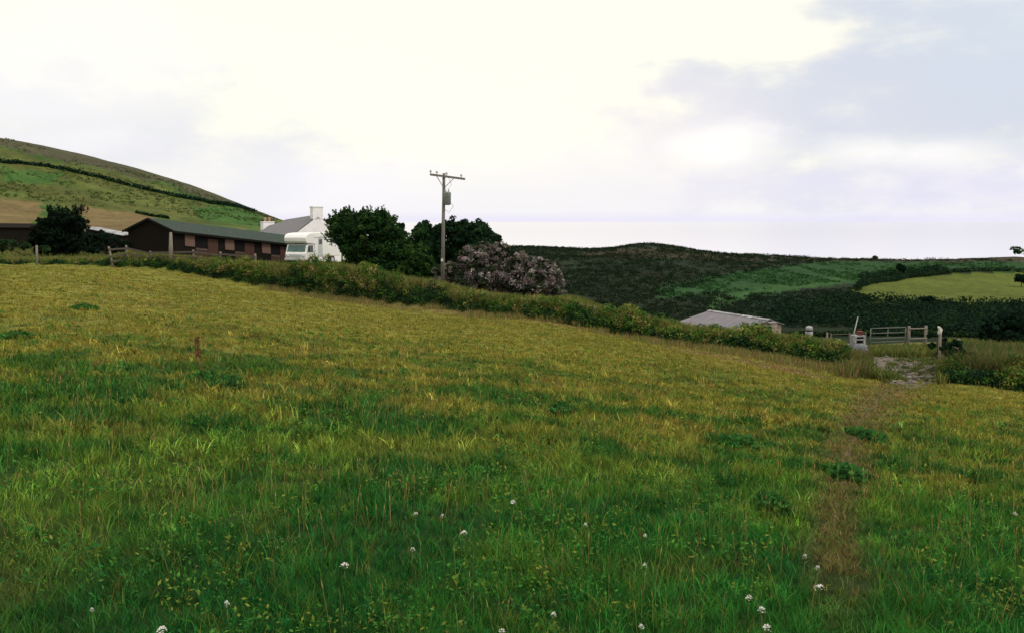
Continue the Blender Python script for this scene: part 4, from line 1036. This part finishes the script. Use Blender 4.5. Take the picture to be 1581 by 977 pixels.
# white banded drum on a stump
def drum():
    t = pt(1248, 503, 41); b = on(1248, 41); h = t[2] - b[2]
    root = empty('plastic_drum', (b[0], b[1], t[2] - .46)); tag(root, 'white plastic drum with dark band upended behind the low hedge', 'drum')
    m = MB(); m.tube([(0, 0, 0), (0, 0, .04), (0, 0, .2), (0, 0, .21)], [.13, .16, .165, .15], 16); m.tube([(0, 0, .255), (0, 0, .28), (0, 0, .40), (0, 0, .44), (0, 0, .46)], [.13, .155, .15, .12, .06], 16); m.build('shell', M_WPLASTIC, root, True)
    m = MB(); m.tube([(0, 0, .205), (0, 0, .258)], .128, 16); m.build('band', M_RUB, root, True)
    o = post_mesh(t[2] - .46 - b[2], .075, (0, 0), 8, 1).build('wooden_stump', M_WOOD, None, True); o.location = tuple(b); tag(o, 'wooden stump holding up the white banded drum', 'post')
drum()
def heap():
    b = on(1326, 40); 
    t = lambda py: pt(1326, py, 40)[2] - b[2]
    g0 = 0
    z1 = max(.15, t(540)); z2 = t(531)
    def slab(px0, px1, pya, pyb, Y, name, label, mat, dep, cat, bev=.015):
        p = pt((px0 + px1) / 2, (pya + pyb) / 2, Y); w = (px1 - px0) / F * Y; h = (pyb - pya) / F * Y
        m = MB(); m.box((0, 0, 0), (w, dep, h), random.uniform(-.15, .15)); o = m.build(name, mat, None, bevel=bev); o.location = tuple(p); return tag(o, label, cat)
    slab(1312, 1337, 537, 556, 40, 'concrete_block', 'broad grey block at the bottom of the heap by the gate', M_STONE, .8, 'block', .03)
    slab(1313, 1335, 531, 536.8, 40, 'slab', 'blue grey slab lying on the broad block in the heap', M_BLUEG, .6, 'slab')
    p = pt(1324, 531, 40); w, h, dp = .50, .40, .42
    root = empty('crate', p + np.array([0, 0, .004]), .15); tag(root, 'white plastic crate with dark openings standing on the slab', 'crate')
    m = MB()
    for c, d in (((0, 0, .025), (w, dp, .05)), ((0, 0, h - .03), (w, dp, .06)), ((-w / 2 + .04, 0, h / 2), (.08, dp - .004, h - .11)), ((w / 2 - .04, 0, h / 2), (.08, dp - .004, h - .11)), ((0, dp / 2 - .02, h / 2), (w - .17, .03, h - .11)), ((0, -dp / 2 + .04, h * .55), (w - .17, .05, .06))): m.box(c, d)
    m.build('body', M_WPLASTIC, root)
    m = MB(); m.box((0, 0, h / 2), (w - .2, dp - .15, h - .15)); m.build('lining', M_DARK, root)
    q = MB(); q.box((0, 0, .09), (.22, .22, .18)); q.tube([(-.08, 0, .18), (-.06, 0, .26), (.06, 0, .26), (.08, 0, .18)], .012, 6); o = q.build('fuel_can', M_RED, None, bevel=.012); o.location = tuple(p + np.array([.08, 0, h + .004])); tag(o, 'small dark red can on top of the white crate', 'can')
    a = pt(1319, 512, 39.6); c = pt(1324.5, 489, 39.8); m = MB(); bb = on(1316, 39.6); m.tube([bb - a + np.array([0, 0, -.1]), np.zeros(3), c - a], [.03, .028, .02], 7); o = m.build('pole', M_WPLASTIC, None, True); o.location = tuple(a); tag(o, 'thin white pole leaning upright against the crate heap', 'pole')
heap()
def timbers():
    a = hit(1340, 545); b = hit(1411, 546.5); m = MB(); d = b - a
    m.tube([(0, 0, .07), d * .33 + np.array([0, .03, .07]), d * .66 + np.array([0, -.02, .06]), d + np.array([0, 0, .06])], [.075, .07, .065, .06], 8); o = m.build('timber_pole', M_WOODD, None, True); o.location = tuple(a); tag(o, 'long timber pole lying across the back of the rubble', 'pole')
    a = hit(1420, 578); b = hit(1446, 567); d = b - a; rz = math.atan2(d[1], d[0]); ln = float(np.linalg.norm(d)); m = MB(); m.box((ln / 2, 0, .09), (ln, .16, .13)); o = m.build('plank', M_WOODD, None, bevel=.015); o.location = tuple(a); o.rotation_euler = (0, -math.asin(d[2] / ln), rz); tag(o, 'dark plank lying on the rubble beside the bush', 'plank')
    a = hit(1411, 587); b = hit(1425, 583.5); d = b - a; m = MB(); m.box((0, 0, .06), (.5, .14, .1), .4); o = m.build('plank', M_WOOD, None, bevel=.012); o.location = tuple((a + b) / 2); tag(o, 'short pale plank lying at the near edge of the rubble', 'plank')
timbers()
o, h, b = lone_post(1449, 36.5, 512, .06, (0, 0), 'pale gatepost capped by white sacking beside the dark bush', M_WOOD, 'gatepost', .95)
def rag():
    m = MB(); m.tube([(-.02, -.01, -.17), (-.05, -.02, -.06), (.0, 0, .06), (-.06, 0, .15), (-.12, -.02, .2)], [.04, .08, .085, .06, .02], 9); o = m.build('sack', M_RAG, None, True); o.location = tuple(b + np.array([0, 0, h + .02])); tag(o, 'white sacking pulled over the top of the gatepost', 'sack')
    p = hit(1453, 556); m = MB(); m.tube([(0, 0, 0), (0, 0, .2), (0, 0, .21), (0, 0, .03)], [.075, .1, .088, .065], 12); m.tube([(-.098, 0, .19), (-.05, -.02, .27), (.05, -.02, .27), (.098, 0, .19)], .006, 5); o = m.build('bucket', M_ORANGE, None, True); o.location = tuple(p); tag(o, 'small orange bucket at the foot of the sack topped gatepost', 'bucket')
    o2, h2, b2 = lone_post(1473, 34, 523, .10, (.12, 0), 'thick grey leaning post standing in the bush right of the gateway', M_WOOD)
rag()

# ------------------------------------------------------------------ weeds and flowers in the field
def weed(i, label):
    cx_, cy_, a, bb = WEEDS[i]; base = np.array([cx_, cy_, float(H(cx_, cy_))]); cl = []
    n = int(np.clip(140 * a * bb, 50, 140))
    for _ in range(n):
        t = RNG.uniform(0, 2 * math.pi); q = RNG.uniform(0, 1) ** .7; x, y = cx_ + a * q * math.cos(t), cy_ + bb * q * math.sin(t); rr = RNG.uniform(.05, .11) * (1.15 - .6 * q)
        cl.append((np.array([x, y, float(H(x, y)) + rr * .7]) - base, (rr * 1.2, rr * 1.2, rr)))
    V, Fq, C = clump_leaves(cl, 26, .045, [(.032, .12, .028), (.05, .15, .03), (.026, .095, .025)], .3, .4, .5, .3, 2.0)
    o = np_obj('weed_clump', V, Fq, LEAF, None, C); o.location = tuple(base); tag(o, label, 'weeds', 'dark weed clumps in the pasture')
for i, lb in ((0, 'left half of the dark weed patch below the dead stalk'), (1, 'right half of the dark weed patch below the dead stalk'), (2, 'thin dark weed strip near far left field edge'),
              (3, 'dark weed clump growing on the trodden path midway along'), (4, 'dark weed clump left of the path, farther one of two'), (5, 'dark weed clump left of the path, nearer one of two'), (6, 'small weed clump in mid field right of centre'), (7, 'dark weeds at right side of the path below the gateway'), (8, 'weed clump at the far left edge of the picture')):
    weed(i, lb)
def stalk():
    p = hit(310, 580); root = empty('dead_stalk', p); tag(root, 'tall reddish brown dead dock stalk standing alone in the field', 'weed'); M = surf('dead_stem', (.16, .09, .05), (.24, .15, .08), 20, .9, .1, .2)
    hgt = (580 - 518) / F * p[1]
    m = MB(); m.tube([(0, 0, 0), (-.02, 0, hgt * .5), (-.09, 0, hgt)], [.012, .01, .005], 6); m.build('stem', M, root, True)
    P = np.stack([RNG.normal(0, .022, 120), RNG.normal(0, .02, 120), RNG.uniform(hgt * .45, hgt, 120)], 1); P[:, 0] -= P[:, 2] * .075
    V, Fq, C = leaf_quads(P, np.tile([[0, 0, 1.]], (120, 1)), .028, pick([(.2, .10, .05), (.14, .08, .04)], 120, .3)); np_obj('seed_head', V, Fq, LEAF, root, C)
stalk()
M_STEM = surf('flower_stem', (.06, .12, .03), (.09, .15, .04), 20, .8, .1, .1)
M_PETAL = leafmat('white_floret', .25, .6)
def flower(px, py, size, label):
    hh = RNG.uniform(.15, .22); p = hit(px, py, hh); g = float(H(p[0], p[1])); hh = p[2] - g
    root = empty('yarrow_flower', (p[0], p[1], g), RNG.uniform(0, 6)); tag(root, label, 'flower', 'white flowers dotted through the grass')
    rad = size / F * p[1] / 2 * .8
    m = MB(); m.tube([(.02, 0, 0), (.005, 0, hh * .5), (0, 0, hh - .012)], [.003, .0028, .002], 5)
    for k in range(6):
        a = k * 1.05; m.tube([(0, 0, hh - .03), (rad * .6 * math.cos(a), rad * .6 * math.sin(a), hh - .004)], .0014, 4)
    m.build('stem', M_STEM, root, True)
    n = 60; q = np.sqrt(RNG.uniform(0, 1, n)) * rad * (1 + .3 * np.sin(3 * RNG.uniform(0, 6.3, n))); t = RNG.uniform(0, 2 * math.pi, n)
    P = np.stack([q * np.cos(t), q * np.sin(t), hh + .012 - (q / rad) ** 2 * .012 + RNG.normal(0, .003, n)], 1)
    V, Fq, C = leaf_quads(P, np.tile([[0, -.3, 1.]], (n, 1)), rad * .36, pick([(.80, .78, .76), (.72, .70, .70), (.78, .73, .72)], n, .08), 1.1, 1.2, .5); np_obj('flower_head', V, Fq, M_PETAL, root, C)
for px, py, s, lb in ((532, 872, 15, 'largest white flower head left of centre in the foreground'), (716, 822, 12, 'bright white flower head just below the picture centre'), (637, 848, 9, 'white flower between the largest head and the central one'),
                      (642, 793, 9, 'left one of two small white flowers above the central head'), (683, 796, 7, 'right one of two small white flowers above the central head'), (792, 775, 11, 'highest white flower, right of the picture centre'),
                      (904, 810, 7, 'small white flower alone right of centre'), (1266, 906, 19, 'widest white flower head beside the lower end of the path'), (1157, 922, 14, 'upper one of a white flower trio at bottom right'), (1176, 940, 12, 'middle one of a white flower trio at bottom right'),
                      (1184, 968, 16, 'lowest one of a white flower trio at bottom right'), (855, 949, 11, 'pinkish white flower near the bottom edge right of centre'), (350, 931, 10, 'white flower low on the left side'), (250, 971, 16, 'white flower cut by the bottom edge at left'),
                      (775, 974, 13, 'white flower cut by the bottom edge at centre'), (996, 827, 7, 'faint white flower between centre and path'), (995, 872, 8, 'faint white flower lower between centre and path'), (1243, 858, 8, 'left one of two small white flowers above the widest head'), (1262, 876, 9, 'right one of two small white flowers above the widest head'),
                      (990, 967, 10, 'white flower at the bottom edge between centre and trio'), (142, 941, 7, 'tiny flower at the lower left corner'), (1567, 793, 9, 'white flower at the right edge of the field')):
    flower(px, py, s, lb)

# ------------------------------------------------------------------ sky, sun, camera
SUN_AZ, SUN_EL = math.radians(125), math.radians(52)          # azimuth from +Y towards +X
w = bpy.data.worlds.new('World'); SC.world = w; w.use_nodes = True
nt = w.node_tree; nt.nodes.clear(); N, L = nt.nodes, nt.links
out = N.new('ShaderNodeOutputWorld'); bg = N.new('ShaderNodeBackground'); bg.inputs['Strength'].default_value = .1
sky = N.new('ShaderNodeTexSky'); sky.sky_type = 'NISHITA'; sky.sun_disc = False; sky.sun_elevation = SUN_EL; sky.sun_rotation = SUN_AZ
tcn = N.new('ShaderNodeTexCoord')
def math_(op, a, b=None, c=None, clamp=False):
    n = N.new('ShaderNodeMath'); n.operation = op; n.use_clamp = clamp
    for i, v in enumerate((a, b, c)):
        if v is None: continue
        if isinstance(v, (int, float)): n.inputs[i].default_value = v
        else: L.new(v, n.inputs[i])
    return n.outputs[0]
def noise_(scale, detail, stretch=(1, 1, 2.2), off=(0, 0, 0)):
    mp = N.new('ShaderNodeMapping'); mp.inputs['Scale'].default_value = stretch; mp.inputs['Location'].default_value = off; L.new(tcn.outputs['Generated'], mp.inputs['Vector'])
    n = N.new('ShaderNodeTexNoise'); n.inputs['Scale'].default_value = scale; n.inputs['Detail'].default_value = detail; n.inputs['Roughness'].default_value = .55; L.new(mp.outputs[0], n.inputs['Vector']); return n.outputs['Fac']
nzA = noise_(5, 6); nzB = noise_(11, 6, (1, 1, 2.5), (3, 1, 2))
sepx = N.new('ShaderNodeSeparateXYZ'); L.new(tcn.outputs['Generated'], sepx.inputs[0])
def blob(px, py, rx, ry, soft=.8):
    """soft cloud patch round a fixed direction of the sky"""
    d = pt(px, py, 1.0); d = d / np.linalg.norm(d)
    ax = math_('MULTIPLY', math_('SUBTRACT', sepx.outputs[0], float(d[0])), F / rx); az = math_('MULTIPLY', math_('SUBTRACT', sepx.outputs[2], float(d[2])), F / ry)
    front = math_('GREATER_THAN', sepx.outputs[1], 0.0)
    rr = math_('SQRT', math_('ADD', math_('MULTIPLY', ax, ax), math_('MULTIPLY', az, az)))
    rr = math_('ADD', rr, math_('MULTIPLY', math_('SUBTRACT', nzA, .5), 2.6)); rr = math_('ADD', rr, math_('MULTIPLY', math_('SUBTRACT', nzB, .5), 2.4))
    mr = N.new('ShaderNodeMapRange'); mr.interpolation_type = 'SMOOTHSTEP'; mr.inputs[1].default_value = 1 + soft * .8; mr.inputs[2].default_value = 1 - soft * 1.0; L.new(rr, mr.inputs[0])
    return math_('MULTIPLY', mr.outputs[0], front)
def mix(fac, a, b):
    n = N.new('ShaderNodeMix'); n.data_type = 'RGBA'
    if isinstance(fac, (int, float)): n.inputs[0].default_value = fac
    else: L.new(fac, n.inputs[0])
    for i, v in ((6, a), (7, b)):
        if isinstance(v, tuple): n.inputs[i].default_value = (*[q * 10 for q in v], 1)
        else: L.new(v, n.inputs[i])
    return n.outputs[2]
c = mix(.92, sky.outputs[0], (1.04, 1.0, .83))
# general soft mottling
mr = N.new('ShaderNodeMapRange'); mr.inputs[1].default_value = .52; mr.inputs[2].default_value = .75; mr.inputs[4].default_value = .35; L.new(nzA, mr.inputs[0])
c = mix(mr.outputs[0], c, (.84, .82, .81))
# lavender haze towards the horizon
hz = N.new('ShaderNodeMapRange'); hz.interpolation_type = 'SMOOTHSTEP'; hz.inputs[1].default_value = .10; hz.inputs[2].default_value = .0; hz.inputs[4].default_value = .9; L.new(sepx.outputs[2], hz.inputs[0])
c = mix(hz.outputs[0], c, (.81, .80, .84))
for px, py, rx, ry, col, k in ((1430, 150, 250, 130, (.57, .615, .72), .92), (1270, 190, 170, 90, (.65, .67, .75), .8), (1560, 60, 150, 90, (.60, .66, .75), .8), (1040, 215, 130, 65, (.80, .76, .80), .6), (960, 270, 260, 50, (.82, .79, .84), .5),
                               (1480, 285, 200, 40, (.72, .70, .86), .6), (200, 215, 220, 75, (.67, .69, .76), .75), (320, 245, 130, 50, (.80, .79, .84), .4), (560, 290, 130, 35, (.86, .84, .90), .5), (90, 110, 130, 90, (.9, .88, .9), .5)):
    c = mix(math_('MULTIPLY', blob(px, py, rx, ry), k), c, col)
for px, py, rx, ry in ((1130, 225, 70, 26), (1085, 235, 50, 20), (1330, 235, 60, 20), (1450, 240, 60, 20)):
    c = mix(math_('MULTIPLY', blob(px, py, rx, ry, 1.0), .6), c, (1.0, .97, .91))
# thin violet band on the sea horizon
bd = N.new('ShaderNodeMapRange'); bd.interpolation_type = 'SMOOTHSTEP'; bd.inputs[1].default_value = .012; bd.inputs[2].default_value = .001; bd.inputs[4].default_value = .5; L.new(sepx.outputs[2], bd.inputs[0])
c = mix(bd.outputs[0], c, (.70, .68, .88))
L.new(c, bg.inputs['Color']); L.new(bg.outputs[0], out.inputs['Surface'])

sl = bpy.data.lights.new('sun', 'SUN'); sl.energy = 1.5; sl.angle = math.radians(11); sl.color = (1, .94, .84)
so = bpy.data.objects.new('sun', sl); COL.objects.link(so)
from mathutils import Vector
dvec = Vector((math.sin(SUN_AZ) * math.cos(SUN_EL), math.cos(SUN_AZ) * math.cos(SUN_EL), math.sin(SUN_EL)))
so.rotation_euler = dvec.to_track_quat('Z', 'Y').to_euler(); so.location = (0, 0, 60)

cam = bpy.data.cameras.new('camera'); co = bpy.data.objects.new('camera', cam); COL.objects.link(co)
cam.sensor_fit = 'HORIZONTAL'; cam.sensor_width = 36; cam.lens = 36 * F / W0; cam.clip_start = .1; cam.clip_end = 120000
co.location = (0, 0, 0); co.rotation_euler = (math.pi / 2 - PITCH, 0, 0); SC.camera = co
vs = SC.view_settings; vs.view_transform = 'Standard'; vs.look = 'None'; vs.exposure = 0.17; vs.gamma = 1; vs.use_curve_mapping = False
SC.cycles.max_bounces = 6; SC.cycles.transparent_max_bounces = 4
